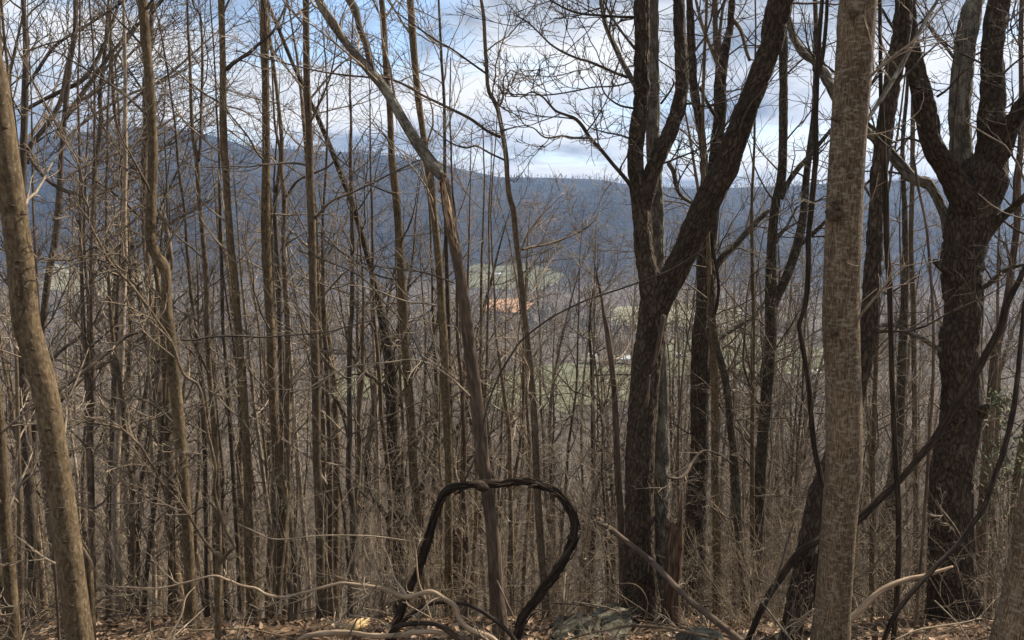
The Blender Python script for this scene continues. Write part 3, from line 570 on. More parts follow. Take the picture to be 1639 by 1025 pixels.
# trees behind the double oak
tree('forked_grey_tree', 'dark tree behind the slanting oak bough, forking into upright grey stems', 'tree',
     '1172,-10,10 1170,30,11 1165,62,13 1157,95,18 1153,125,20 1152,187,20 1148,225,21 1143,290,24 1136,350,28 1131,406,30 1130,431,30 1130,493,31 1123,537,31 1120,637,30 1119,737,29 1115,793,32 1112,893,34 1108,985,34', 11.0, 'oak', up=5, nb=16, bl=1.6, segs=40, ridge=(0.014, 24, 8), n=120, twmat='darktwig',
     limbs=[('1152,110,9 1146,75,9 1145,40,9 1145,0,9 1144,-20,8', 11.0, 11.3, 'stem', 4, 8, 1.4), ('1154,90,6 1152,60,6 1156,20,5 1160,0,5', 11, 11.4, 'stem', 3, 6, 1.2),
            ('1134,370,13 1128,300,13 1125,237,12 1120,200,13 1112,150,14 1108,100,13 1104,12,12 1102,-15,11', 11.0, 10.6, 'oak', 4, 8, 1.3), ('1150,108,7 1135,70,6 1124,40,6 1116,10,5 1112,-10,4', 11, 11.5, 'stem', 2, 6, 1.2),
            ('1141,440,10 1155,412,10 1175,394,10 1195,372,10 1214,352,9 1230,338,7', 11.0, 11.4, 'oakmoss', 0, 5, 1.0), ('1148,190,7 1135,170,6 1120,140,5', 11, 10.4, 'stem', 0, 3, .8), ('1124,330,9 1108,325,7 1092,315,6 1083,300,7 1078,275,8 1070,262,8', 11, 10.7, 'lichen', 0, 5, 1),
            ('1138,556,9 1152,540,10 1170,528,10 1190,515,10 1208,505,9 1222,490,8', 11.0, 11.5, 'oakmoss', 0, 4, .9), ('1172,30,7 1186,50,6.5 1194,80,6 1200,97,5.5', 11, 10.7, 'stem', 0, 4, .9)])
tree('slim_poplar_tree', 'slim pale brown stem standing just in front of the forked grey tree', 'tree',
     '1134,400,7 1136,460,9 1139,520,10 1141,562,11 1144,637,12 1144,762,12 1147,818,14 1147,893,14 1147,980,14', 9.4, 'smooth2', up=5, nb=10, bl=1.2, segs=16)
tree('mottled_tree', 'dark mottled stem snaking down between pale stems right of the forked grey tree', 'tree',
     '1140,440,5 1141,512,10 1150,562,11 1162,612,13 1167,650,13 1170,687,13 1176,737,14 1179,793,15 1182,843,14 1187,905,13 1197,993,13', 9.0, 'oakmoss', up=0, nb=6, bl=.8, segs=18, n=60, limbs=[('1141,512,6 1148,486,5.5 1150,458,5 1146,425,5 1140,395,6 1139,372,4', 9.0, 8.9, 'vine', 0, 0, .4), ('1176,745,3 1150,728,4 1125,722,4 1108,740,5 1098,758,6 1085,766,5 1068,764,4', 9, 7.6, 'darkstem', 0, 5, .5)])
tree('vee_tree', 'dark tree splitting into a wide V between the slanting bough and the smooth trunk', 'tree',
     '1254,60,13 1254,75,14 1254,150,14 1253,250,15 1250,290,15 1241,330,15 1236,381,16 1234,431,17 1234,480,20 1234,524,20 1231,587,20 1226,650,20 1222,700,20 1219,737,21 1215,818,20 1212,880,19 1209,985,19', 9.8, 'oakmoss', up=5, nb=14, bl=1.4, segs=28, n=90, twmat='darktwig', ridge=(0.008, 40, 9),
     limbs=[('1236,500,15 1241,481,16 1259,443,16 1276,393,16 1286,343,14 1291,281,12 1298,225,11 1303,180,10 1306,110,9', 9.8, 10.2, 'oakmoss', 5, 7, 1.2), ('1251,318,8 1262,292,9 1276,272,9 1290,256,8', 9.8, 10, None, 2, 4, 1), ('1238,395,5 1250,375,5 1262,358,4 1276,330,3.5', 9.8, 9.5, 'lichen', 0, 4, .7), ('1280,392,8 1300,375,8 1316,360,6', 10, 9.8, None, 1.5, 3, .8),
            ('1228,660,6 1210,640,5 1198,610,5 1190,580,4.5 1192,540,4', 9.8, 10.2, 'darkstem', 1, 4, .9)])
# the big smooth trunk and what leans behind it
SMS = '1374,0,62 1370,60,62 1365,125,61 1360,187,60 1356,250,60 1352,320,61 1350,381,61 1346,506,61 1348,575,59 1350,637,59 1350,762,60 1346,800,58 1339,893,57 1334,960,57 1329,1025,60'
sm = tree('smooth_poplar_tree', 'big smooth pale brown trunk flecked with grey, with a dark eye-shaped knot', 'tree',
     '1374,0,62 1370,60,62 1365,125,61 1360,187,60 1356,250,60 1352,320,61 1350,381,61 1346,506,61 1348,575,59 1350,637,59 1350,762,60 1346,800,58 1339,893,57 1334,960,57 1329,1025,60', 5.0, 'smooth', up=4, nb=3, bl=0.9, segs=56, n=160, wob=0.035, ridge=(0.0022, 120, 9))
for a in ((1336, 327, 8, 8, True), (1334, 344, 15, 9, False), (1366, 22, 9, 8, False), (1338, 190, 8, 5, False), (1365, 282, 10, 4, False), (1334, 531, 9, 7, False)): knot(sm, SMS, a[0], a[1], 5.0, a[2], a[3], a[4])
tree('leaning_dark_tree', 'dark furrowed trunk leaning right, crossing behind the big smooth trunk', 'tree',
     '1446,-10,30 1443,50,29 1432,110,28 1421,175,28 1411,250,26 1406,281,27 1401,356,25 1399,406,27 1395,456,28 1391,510,28 1386,560,27 1374,620,27 1352,690,28 1326,745,28 1308,790,28 1298,840,29 1287,893,30 1275,960,31 1266,1020,32', 6.4, 'oak', up=5, nb=8, bl=1.2, segs=56, ridge=(0.013, 28, 8), n=190, twmat='darktwig',
     limbs=[('1292,985,14 1296,950,15 1302,915,13 1308,885,10', 6.35, 6.3, 'oak', 0, 0, .4), ('1399,462,4 1420,470,4 1440,460,3', 6.4, 6.2, 'darktwig', 0, 2, .3), ('1404,110,6 1420,92,6 1434,60,5 1444,30,4', 6.5, 6.8, None, 1, 4, .9)])
# the right-hand oak
ok2 = tree('spreading_oak_tree', 'massive dark oak at the right that splits into several thick upright limbs', 'tree',
     '1591,205,44 1586,250,56 1574,281,86 1560,325,80 1549,370,76 1542,405,71 1539,431,69 1541,470,66 1543,506,65 1536,540,67 1534,574,66 1538,620,66 1541,650,72 1537,680,70 1532,705,69 1526,740,70 1523,768,72 1522,830,73 1524,893,74 1528,950,82 1531,990,92', 7.9, 'oak', up=0, nb=0, segs=84, ridge=(0.018, 22, 7), n=190, twmat='darktwig', flare=1.15, wob=0.09,
     limbs=[('1586,262,54 1588,225,52 1586,187,48 1589,150,42 1588,100,38 1591,50,39 1598,0,38 1603,-40,34', 7.9, 7.8, 'oak', 3, 5, 1.3),
            ('1556,345,56 1540,310,50 1522,280,44 1504,252,40 1491,225,36 1481,175,35 1469,125,31 1458,75,27 1452,25,28 1449,-20,26', 7.85, 7.5, 'oak', 3, 5, 1.2),
            ('1556,320,44 1545,280,38 1539,250,36 1536,187,38 1540,125,36 1544,75,36 1554,25,36 1560,0,32 1568,-30,30', 8.0, 8.2, 'lichen', 3, 5, 1.2),
            ('1580,275,44 1600,240,40 1614,208,33 1630,182,30 1646,158,28 1668,130,25', 7.85, 7.4, 'oak', 2, 4, 1.2),
            ('1526,392,17 1518,372,17 1511,341,16 1499,313,17 1486,294,18 1461,286,19 1439,263,18 1412,232,17 1391,214,17 1360,180,17 1335,152,16 1324,128,16 1312,106,15 1299,95,14 1279,77,14 1266,47,12 1258,25,10', 7.95, 8.6, 'lichen', 1, 10, 1.1),
            ('1576,378,22 1589,363,20 1606,346,16 1624,331,13 1639,316,12 1665,290,9', 7.9, 7.4, 'oakmoss', 0, 5, .9), ('1572,462,9 1586,452,8.5 1604,436,8 1622,428,7 1645,423,6', 7.75, 7.2, 'darkstem', 0, 5, .7),
            ('1504,560,10 1491,552,9 1474,541,9 1454,532,9 1439,523,9 1424,520,8 1406,522,6', 7.8, 7.2, 'lichen', 0, 3, .4), ('1520,440,10 1506,428,12 1496,418,10', 7.7, 7.55, 'oak', 0, 0, .4), ('1568,665,20 1577,655,18 1582,648,8', 7.8, 7.6, 'oakmoss', 0, 0, .3),
            ('1526,92,6 1516,78,5.5 1502,62,5 1490,45,4', 8, 8.4, 'lichen', 1, 4, .8), ('1500,155,4.5 1520,140,4 1545,110,3', 7.6, 7.2, 'darktwig', 0, 4, .5), ('1606,118,4 1622,103,3.6 1645,85,3', 7.8, 7.5, 'darktwig', 0, 3, .5), ('1480,230,4 1455,222,4 1430,228,3.4 1400,240,2.6', 7.7, 7.2, 'darktwig', 0, 4, .5)])
tree('slim_brown_tree', 'slim reddish brown trunk standing behind the massive oak, at its right', 'tree',
     '1636,-10,8 1634,60,8.5 1635,150,9 1634,230,11 1629,281,12 1628,356,12 1623,400,12 1614,468,13 1604,520,15 1594,562,16 1588,624,16 1581,712,17 1573,818,17 1568,930,18', 9.8, 'redstem', up=4, nb=14, bl=1.2, segs=18, n=60)
tree('corner_tree', 'smooth reddish brown trunk cut off by the lower right corner', 'tree',
     '1790,-150,60 1760,60,64 1722,380,70 1700,560,72 1678,740,74 1664,818,74 1644,943,76 1624,1030,78', 4.4, 'smooth', up=2, nb=2, bl=.8, segs=40, n=80)
# left side, behind the leaning trunk
spread = tree('sweeping_tree', 'dark tree at the upper left with many boughs sweeping up to the right', 'tree',
     '120,-10,6 120,50,8 112,100,9 105,170,9 100,225,9 97,268,9 94,331,12 87,393,12 77,443,12 70,506,12 64,560,13 58,640,15 52,720,16 48,800,16', 11.0, 'darkstem', up=4, nb=14, bl=2.0, segs=16, n=60, twmat='darktwig', bias=(0.75, 0.1, 0.30), ang=(55, 10), rmax=0.0065,
     limbs=[('42,262,9 48,235,9 75,200,9 97,162,8.5 107,112,8 120,50,7 123,0,6', 10.8, 11.4, None, 2, 10, 1.8), ('50,128,6 62,110,6 87,75,6 120,52,5 150,34,4.5 190,8,4', 11, 11.6, None, 2, 10, 1.8), ('44,174,7 70,160,7 100,145,7.5 130,130,8 150,105,7 162,82,7 172,60,6 182,30,5', 11, 11.8, None, 2, 10, 1.9),
            ('88,222,7 105,190,8 125,160,8 150,125,8 175,90,6 205,55,5 230,30,4', 11.2, 12.2, None, 2, 8, 1.9), ('92,300,5 120,275,5 160,255,5 200,240,4.5 240,215,4 290,180,3', 11, 12.4, None, 0, 6, 1.7), ('86,352,6 110,332,6 140,320,6 180,300,5.5 215,285,5 255,262,4', 11, 12.5, None, 0, 6, 1.7), ('80,420,5 120,395,5 165,365,5 205,340,4.5 240,322,4 290,290,3', 11, 12.5, None, 0, 6, 1.7),
            ('100,230,5 130,200,5 165,175,5 210,150,4.5 250,135,4 300,110,3', 11, 12.5, None, 0, 6, 1.7), ('104,175,4.5 140,155,4.5 180,120,4.5 215,80,4 260,40,3', 11, 12.5, None, 0, 6, 1.7), ('58,600,6 100,560,6 150,520,5.5 190,480,5 230,450,4.5 285,400,4', 11, 12.5, None, 0, 8, 1.6), ('52,680,5 90,650,5 140,600,5 190,570,4.5 250,520,4', 11, 12.5, None, 0, 7, 1.6)])
tree('sweeping_tree', 'second dark tree behind the elbow-bent trunk, boughs raked up to the right', 'tree',
     '172,20,4 168,80,6 160,150,7 162,190,8 158,225,8 152,262,8 150,330,9 147,400,9 146,470,9 144,540,10', 12.5, 'darkstem', up=3, nb=16, bl=2.1, segs=14, n=50, twmat='darktwig', bias=(0.7, 0.05, 0.35), ang=(52, 10), rmax=0.0065,
     limbs=[('150,330,5 175,305,5 205,280,5 240,255,4.5 275,225,4', 12.5, 13.5, None, 1, 7, 1.7), ('158,210,5 190,180,5 225,150,4.5 270,120,4 310,85,3', 12.5, 13.5, None, 1, 7, 1.7), ('148,440,5 180,420,5 220,395,4.5 270,360,4 320,330,3', 12.5, 13.5, None, 1, 7, 1.7), ('162,120,5 185,90,4.5 215,50,4 240,10,3.5', 12.5, 13.2, None, 2, 8, 1.8)])
tree('dark_pole_tree', 'dark upright trunk at the upper left, just right of the leaning trunk', 'tree',
     '35,-10,7 37,0,8 41,75,9 40,150,12 38,225,12 36,300,13 36,400,14 37,500,16 38,600,20 40,690,21 44,760,18 50,830,16 52,893,16', 9.5, 'darkstem', up=4, nb=18, bl=1.6, segs=16, n=60, twmat='darktwig', bias=(0.4, 0, .2))
tree('thin_dark_tree', 'very thin dark stem right beside the leaning trunk', 'tree', '50,150,2.5 52,256,4 53,330,4 57,410,5 62,500,5 68,600,5', 6.0, 'redstem', up=1, nb=5, bl=.7, segs=8)
tree('edge_tree', 'pale brown trunk at the lower left edge, outside the leaning trunk', 'tree',
     '-14,560,14 -4,640,16 2,720,18 5,780,19 8,843,20 15,918,22 22,1018,24', 6.2, 'smooth2', up=5, nb=7, bl=1.1, segs=22)
tree('slim_brown_tree', 'slim stem seen between the edge trunk and the leaning trunk', 'tree', '22,480,5 24,540,6 27,600,6.5 29,700,8 31,800,9 33,950,10', 8.8, 'stem', up=4, nb=10, bl=1.1, segs=12)
tree('twin_red_tree', 'pair of reddish stems grown together right of the leaning trunk', 'tree',
     '128,330,5 130,420,6 134,537,8 138,590,9 141,640,11 143,700,12 145,762,12 147,850,12 148,960,13', 8.0, 'redstem', up=3, nb=10, bl=1.1, segs=14, limbs=[('143,690,9 148,640,9 149,590,8.5 147,537,8 146,460,7 147,400,6 150,300,5', 8.0, 8.3, None, 3, 6, 1.0)])
st_ = tree('broken_sapling', 'greenish stem with a snapped stub, close right of the leaning trunk foot', 'tree', '139,880,9 141,905,14 143,940,15 147,1018,15', 5.6, 'smooth2', up=0, nb=0, segs=16)
P, R = world_line('148,912,5 146,900,5 140,890,5 132,876,4', 5.58, 5.56, 8); mb = MB(); stem(mb, P, R, 7, .2, None, nseed()); mb.build('stub', M['palewood'], st_, np.array(st_.location))
for lab, pts, d, mt in (
    ('slim brown stem slanting between the reddish pair and a darker trunk', '172,420,5 179,524,7 186,574,8 195,637,8.5 200,690,9 205,737,9 212,780,9 213,868,10 211,993,11', 8.4, 'stem'),
    ('dark straight trunk just right of the reddish pair', '188,480,7 186,560,10 184,640,13 181,720,13 177,793,13 175,893,14', 10.5, 'darkstem'),
    ('dark stem slanting to the left, first of two behind the slim brown stem', '246,540,5 238,600,7 232,637,8 225,687,8 217,735,8 211,800,9', 12.0, 'darkstem'),
    ('dark stem slanting to the left, second of two, nearer the elbow-bent trunk', '258,560,6 250,620,8 244,662,9 236,712,9 228,762,9 222,830,10', 11.0, 'darkstem'),
    ('dark raking stem low down left of the elbow-bent trunk', '252,760,7 247,805,8 240,868,8 233,930,9', 8.6, 'darkstem'),
    ('pale stem hard against the left side of the elbow-bent trunk', '262,560,10 267,637,13 269,700,13 271,762,12 274,793,12 275,1000,12', 8.8, 'smooth2'),
    ('thin upright dark stem, second left of the slim trunk with the high branch', '283,230,4 287,281,5 295,331,5 300,406,5.5 307,481,6 315,537,6.5 322,612,7 327,712,7.5 330,820,8 331,940,8', 9.0, 'darkstem'),
    ('upright stem that forks high up, left of the slim trunk with the high branch', '300,0,4 300,25,4 304,100,5 306,175,6 310,225,7 315,256,8 319,318,8 325,381,8 331,456,9 331,506,9 332,537,9 336,612,9 342,662,9.5 346,737,10 350,860,10 352,960,11', 8.6, 'stem'),
    ('thin upright stem close left of the slim trunk with the high branch', '347,180,3 351,256,4 352,356,5 355,431,6 356,506,6 358,537,6 364,612,6.5 367,662,7 372,737,7 375,793,7 380,868,8 384,960,8', 9.3, 'darkstem'),
    ('dark forked base of a stump-like trunk right of the swollen foot', '462,930,8 468,960,14 471,993,18', 7.6, 'darkstem'),
    ('thin stem straight up through the gap inside the looped vine, left side', '744,560,4 742,640,5 741,720,6 738,800,7 735,880,9 732,960,9', 11.0, 'stem'),
    ('wavy thin stem rising just left of the snapped trunk', '732,512,5 734,562,5.5 739,612,6 741,662,6.5 744,720,6 742,790,7 746,860,10 745,950,11', 9.6, 'redstem'),
    ('thin pale stem right of the snapped trunk in the looped vine', '770,540,5 771,600,7 774,660,8 778,720,7 782,760,7', 11.6, 'smooth2'),
    ('thin wavy stem right of the snapped trunk, left of the wavy thin trunk', '792,480,3 793,530,4 800,580,5 808,640,6 815,690,7 817,760,7 818,840,8 820,930,8', 9.8, 'stem'),
    ('reddish dead stem standing close to the left side of the double oak', '966,500,5 969,515,7 974,545,9 980,590,9.5 984,637,9.5 986,687,10 989,762,11 993,820,11 996,900,12', 8.6, 'redstem'),
    ('pale thin stem right of the dark mottled stem', '1203,340,5 1204,420,6 1206,512,6 1205,600,7 1204,700,7 1204,800,8 1205,940,9', 9.2, 'smooth2'),
    ('pale stem standing in the gap just right of the big smooth trunk', '1404,540,7 1401,610,8 1399,690,8 1397,762,8.5 1396,860,9 1395,960,9', 9.2, 'smooth2'),
    ('mossy dark trunk deep in the gap between the smooth trunk and the massive oak', '1448,330,9 1449,400,11 1448,470,13 1446,537,15 1443,612,16 1439,690,17 1434,762,18 1429,850,20 1426,950,20', 12.0, 'oakmoss'),
    ('pale upright stem behind the leaning dark trunk, against the sky', '1462,120,7 1461,200,8 1460,300,8 1458,400,9 1462,480,9', 13.0, 'stem'),
    ('slim stem at the far right edge between the oak and the corner trunk', '1600,560,6 1598,640,7 1594,720,8 1590,800,9 1586,920,10', 12.0, 'stem')):
    extra = {}
    if 'forks high' in lab: extra = dict(limbs=[('318,258,6 321,225,5 322,175,5 324,100,4.5 322,40,4 318,20,3.5 312,14,3', 8.6, 8.8, None, 1, 10, 1.1)])
    if 'stump-like' in lab: extra = dict(limbs=[('470,990,10 474,960,8 472,935,5', 7.6, 7.5, None, 0, 0, .3)])
    tree('slender_tree', lab, 'tree', pts, d, mt, up=(0 if 'stump-like' in lab else 0.6 if 'dead' in lab else 3.0), nb=(0 if 'stump-like' in lab else 2 if 'dead' in lab else 11), bl=1.2, segs=12, group='slender near trees', **extra)
# the small crooked tree with pale boughs
tree('crooked_sapling', 'small crooked pale tree whose thin boughs zigzag up across the left trunks', 'tree',
     '347,884,8 350,900,10 350,913,11 349,960,11 349,1025,12', 5.4, 'smooth2', up=0, nb=0, segs=12, twmat='paletwig',
     limbs=[('350,905,7.4 362,888,7.0 373,878,6.6 374,871,6.1 362,850,5.3 350,813,4.9 343,783,4.9 345,750,5.3 340,724,5.3 330,682,5.3 325,644,5.3 318,618,5.3 310,611,4.9 296,602,4.9 287,584,4.9 277,554,4.9 265,532,4.9 252,514,4.9 240,496,4.9 225,476,4.9 207,453,4.9 185,431,4.5 172,413,4.5 155,381,4.5 143,356,4.1 141,331,4.1 132,311,3.7 131,286,3.7 125,261,3.3 107,230,3.3 90,200,3.3 70,162,3.0 50,125,2.6 32,87,2.5 15,42,2.1 0,25,1.6', 5.4, 5.0, 'stem', 0, 22, .45),
            ('348,895,5.7 343,885,4.9 325,863,4.5 305,830,4.5 280,795,4.1 255,768,4.1 250,757,4.1 225,715,4.1 205,695,3.7 185,684,3.3 150,678,2.9 102,675,2.5 60,690,1.6', 5.4, 5.0, 'stem', 0, 14, .4), ('186,430,3.3 165,418,3.0 130,413,2.6 100,416,2.5 55,412,1.8', 5.1, 4.7, 'stem', 0, 8, .35), ('225,714,2.5 205,695,2.5 190,682,2.1 170,673,2.0 130,674,1.5', 5.1, 5.2, 'stem', 0, 4, .3),
            ('142,333,2.5 148,326,2.5 150,318,2.1 145,305,1.6 143,296,1.3', 5.1, 5.1, 'stem', 0, 2, .2), ('206,453,2.5 204,440,2.1 207,428,1.8 200,412,1.6 186,404,1.3', 5.1, 5.0, 'stem', 0, 4, .25)])

# ------------------------------------------------------------------ vines, fallen limbs, logs, stump, rock
single('looped_vine', 'thick dark shaggy vine arching in a big loop in front of the snapped trunk', 'vine',
     '820,1040,15.1 830,1013,15.1 835,993,14.0 847,975,12.9 862,955,12.9 877,933,12.9 895,910,14.0 907,890,14.0 917,868,12.9 921,840,12.9 912,813,12.9 895,792,11.3 870,778,10.3 845,772,10.3 820,771,10.8 800,775,10.8 772,774,12.9 742,777,12.4 717,785,12.9 705,800,12.9 697,823,12.9 690,850,12.4 682,873,11.9 672,908,12.4 662,930,12.9 655,948,12.9 645,970,12.9 634,1000,14.0', 5.6, 6.0, 'vine', 10, 150, strands=3, twist=4.5, ridge=(0.007, 60, 9), ground=True)
LV = bpy.data.objects['looped_vine']; Pv, Rv = world_line('830,1013,17 847,975,15 877,933,15 907,890,16 921,840,15 895,792,13 845,772,12 800,775,12 742,777,14 705,800,15 690,850,14 672,908,14 655,948,15', 5.62, 5.95, 160); mb = MB()
for k in range(150):
    i = int(rng.integers(2, 150)); n_ = int(rng.integers(4, 9)); seg = Pv[i:i + n_]
    if len(seg) < 4: continue
    o_ = unit(rng.normal(size=3)); o_[1] -= .3; o_ = unit(o_); lift = (np.linspace(0, 1, len(seg)) ** 1.6)[:, None] * float(rng.uniform(.0, .035))
    stem(mb, seg + o_ * (Rv[i] * 1.02) + o_ * lift, np.linspace(.006, .0015, len(seg)) * float(rng.uniform(.6, 1.3)), 4, .3, None, nseed())
mb.build('bark_shreds', M['vine'], LV, np.array(LV.location))['kind'] = 'stuff'
for px_, py_, r_ in ((771, 779, 8), (917, 862, 6.5)):
    c_ = at(px_, py_, 5.72); u = np.linspace(0, 1, 9)[:, None]; Pk = c_ + (u - .5) * np.array([[r_ * .012, 0, -.03]]); mb = MB(); stem(mb, Pk, .5 * r_ * .0044 * 1.9 * np.sin(np.linspace(.25, 2.9, 9)) ** .6, 10, .35, (0.005, 60, 20), nseed()); mb.build('burl', M['vine'], LV, np.array(LV.location))
single('arching_vine', 'thinner dark vine bent in a low arch under the big loop', 'vine', '634,1010,6 642,998,6 660,983,6 680,970,6.5 705,964,6.5 735,965,6.5 760,973,6.5 785,988,6.5 810,1008,7 828,1030,7', 5.6, 4.8, 'vine', 10, 60, ridge=(0.002, 90, 6), ground=True)
single('arching_vine', 'dark vine lying in a flat hump along the ground beneath the low arch', 'vine', '618,1030,8 625,1015,8.5 635,1004,8.5 660,998,8.5 692,998,8.5 708,1004,9 722,1013,10 735,1024,10', 5.0, 4.7, 'vine', 10, 50, ridge=(0.002, 90, 6), ground=True)
single('hanging_vine', 'dark vine hanging straight down left of the big smooth trunk', 'vine', '1318,-20,7 1316,0,7 1311,62,7.5 1308,125,8 1306,187,8.5 1306,250,10 1304,275,9.5 1299,331,10 1294,381,9 1294,431,9.5 1290,481,9 1283,509,8 1279,520,8 1286,562,8.5 1294,612,9 1298,662,9 1303,712,9.5 1313,762,10 1320,800,10 1316,860,10 1308,920,10', 5.9, 5.7, 'vine', 10, 130, ridge=(0.002, 90, 5), ground=True, up=2)
single('hanging_vine', 'short dark vine joining the hanging vine near the top of the view', 'vine', '1325,-20,6 1324,0,6 1323,25,6.5 1320,62,7 1316,95,7 1310,120,5', 6.0, 5.9, 'vine', 8, 30, up=2)
single('hanging_vine', 'rope-like dark vine dangling right of the leaning dark trunk', 'vine', '1408,-20,6 1408,0,6 1409,75,7 1410,145,7.5 1413,200,8 1415,256,9 1418,320,10 1419,381,10 1424,456,9.5 1425,506,9 1426,537,8.5 1428,612,8.5 1431,687,9 1435,762,9.5 1438,818,10 1438,893,9.5 1435,968,9 1430,1023,9', 5.8, 5.6, 'vine', 10, 120, ridge=(0.003, 90, 5), ground=True, up=2)
single('hanging_vine', 'thin reddish vine hanging down close to the left side of the massive oak', 'vine', '1462,250,4 1470,300,4.5 1482,360,4.5 1488,420,5 1492,480,5 1494,540,5 1493,620,5.5 1488,690,5.5 1484,760,5.5 1478,850,5 1470,940,5', 6.9, 6.6, 'redstem', 8, 70, ground=True)
single('slanting_branch', 'long grey dead branch slanting across the leaning dark trunk near the top', 'branch', '1512,-20,5 1501,0,5.5 1485,28,6 1469,55,7 1446,100,8 1430,127,8 1416,150,8 1400,174,7.5 1389,192,7 1372,222,6 1362,246,4', 5.7, 5.1, 'lichen', 8, 40, nb=5, bl=.4, up=1)
single('fallen_limb', 'long dark fallen limb slanting from the right edge down past the smooth trunk', 'fallen limb', '1690,330,10 1660,390,10 1634,443,10 1611,488,12 1604,517,12 1584,557,13 1564,594,14 1549,620,13 1529,647,12.5 1496,702,13 1469,734,12 1444,765,11.5 1409,798,12 1374,833,12 1330,858,12 1304,868,12 1279,885,12 1254,918,12 1229,955,11 1212,990,10', 6.6, 6.1, 'vine', 12, 110, ridge=(0.003, 60, 6), ground=True)
single('curved_vine', 'dark vine curving down from the right edge across the foot of the massive oak', 'vine', '1650,440,7 1640,490,7.5 1635,537,8 1629,600,9 1621,662,10 1606,724,9.5 1591,765,9 1576,810,8.5 1556,840,9 1536,868,8 1504,900,8 1486,920,9 1464,943,9 1444,968,8 1428,992,8 1415,1025,8', 6.2, 5.2, 'vine', 10, 110, ridge=(0.002, 90, 6), ground=True)
single('fallen_limb', 'thick dark dead limb slanting up to the right behind the leaning trunk', 'fallen limb', '88,632,6 95,624,7.5 132,597,7.5 162,572,7.5 200,540,7 225,530,5 245,512,4', 7.0, 7.6, 'darkstem', 9, 40, nb=3, bl=.4)
single('bent_bough', 'pale-topped dark bough curving down right of the leaning trunk, below the ridge line', 'branch', '45,246,6 50,256,7 65,276,7.5 82,293,7.5 105,306,7 125,311,6 135,320,4', 5.3, 5.2, 'darkstem', 9, 36, nb=3, bl=.3)
single('pale_log', 'weathered pale log with a yellow broken tip, right of the smooth trunk foot', 'log', '1345,1008,10 1360,993,11 1379,975,11 1399,955,11 1424,938,10 1454,927,9 1479,922,8 1504,914,6.5 1525,907,4', 5.4, 5.5, 'palewood', 12, 50, ridge=(0.002, 60, 6), wob=.16, ground=False)
single('fallen_pole', 'reddish fallen pole slanting down to the right across the double oak', 'fallen limb', '957,837,5 966,841,7 975,845,8 1000,865,9 1032,890,9.5 1057,913,10 1085,943,9.5 1107,963,10 1140,990,11 1182,1023,12 1200,1040,12', 6.4, 4.6, 'redstem', 12, 60, wob=.14, nb=3, bl=.25, ground=True)
single('bare_branch', 'long wavy pale debarked branch lying across the lower left', 'branch', '155,938,2.5 200,940,3 253,942,3.4 300,932,3.6 341,922,4 363,928,4 388,938,4.2 410,942,4.4 425,951,4.6 452,956,4.8 485,949,5 515,941,5.2 545,934,5.6 570,936,6 598,940,6.4 617,943,7 635,951,7.5 655,956,8.5 688,947,7.5 710,958,7.5 728,971,9 735,991,9 752,1008,9 785,1020,9 800,1035,9', 5.2, 4.7, 'palewood', 10, 120, wob=.2, nb=9, bl=.3, ground=True)
single('ground_log', 'pale brown log lying flat along the bottom edge below the looped vine', 'log', '478,1026,8 490,1019,9 520,1014,9 560,1013,8 600,1018,8 640,1017,8 670,1012,8 705,1012,8 740,1020,8', 5.0, 4.75, 'palewood', 12, 50, ridge=(0.003, 50, 8), wob=.2)
single('ground_branch', 'thin brown branch lying along the ground before the double oak', 'branch', '905,1026,3.5 935,1016,4 970,1009,4.2 1000,1003,4.4 1030,1002,4.6 1057,1004,4.8 1095,1011,5 1120,1016,5 1150,1024,5', 5.2, 4.9, 'stem', 8, 50, nb=6, bl=.25, wob=.2)
single('arching_shoot', 'thin bent shoot making a half circle in front of the double oak foot', 'shoot', '870,1034,2 880,1020,2 907,985,2 935,960,2 955,947,2 975,938,2 1005,934,2 1020,938,2 1030,948,1.9 1036,963,1.8 1035,978,1.6 1028,996,1.4', 5.6, 5.3, 'stem', 6, 50, ground=False)
single('thin_vine', 'long thin dark shoot curving from the looped vine up across the double oak', 'vine', '1136,390,1.6 1130,396,2 1100,416,2.4 1065,436,2.6 995,462,2.8 945,478,3 910,494,3 877,512,3.2 835,545,3.4 820,566,3.4 805,590,3.4 790,622,3.4 777,662,3.6 765,720,3.6 745,767,3.8 735,790,4', 5.7, 5.9, 'darktwig', 6, 70)
single('thin_vine', 'thin pale twig stretching level across the trunks at the lower left', 'shoot', '380,838,1.6 410,852,2 432,862,2.2 460,863,2.3 505,858,2.4 550,857,2.4 600,859,2.4 662,868,2.2 672,880,2', 5.6, 5.9, 'paletwig', 6, 50)
single('thin_vine', 'thin hooked pale shoot left of the looped vine', 'shoot', '600,862,1.6 590,861,2 584,866,2.2 582,875,2.3 588,893,2.4 598,910,2.4 606,925,2.6 612,945,2.6', 5.6, 5.5, 'paletwig', 6, 30)
single('thin_vine', 'thin dark shoot drooping right across the slim trunks at mid height', 'shoot', '478,401,2 522,418,2.4 565,436,2.6 592,456,2.6 620,490,2.6 648,520,2.6 670,560,2.4 690,610,2.4 700,660,2.4', 6.2, 6.0, 'darktwig', 6, 50, nb=6, bl=.4)
single('thin_vine', 'thin dark shoot running from the slim trunks to the snapped trunk', 'shoot', '575,414,1.6 585,423,2.2 635,431,2.8 672,435,3 697,442,3.2 727,453,3.2', 6.3, 6.5, 'darktwig', 6, 40, nb=4, bl=.35)
single('thin_vine', 'thin pale shoot arching over from mid-left into the snapped trunk', 'shoot', '480,630,2 510,612,2.2 540,595,2.4 560,587,2.4 590,583,2.6 625,580,2.8 655,576,2.8 680,580,2.8 700,590,2.8 725,608,2.8 752,634,3', 6.0, 6.4, 'paletwig', 6, 50, nb=6, bl=.4)
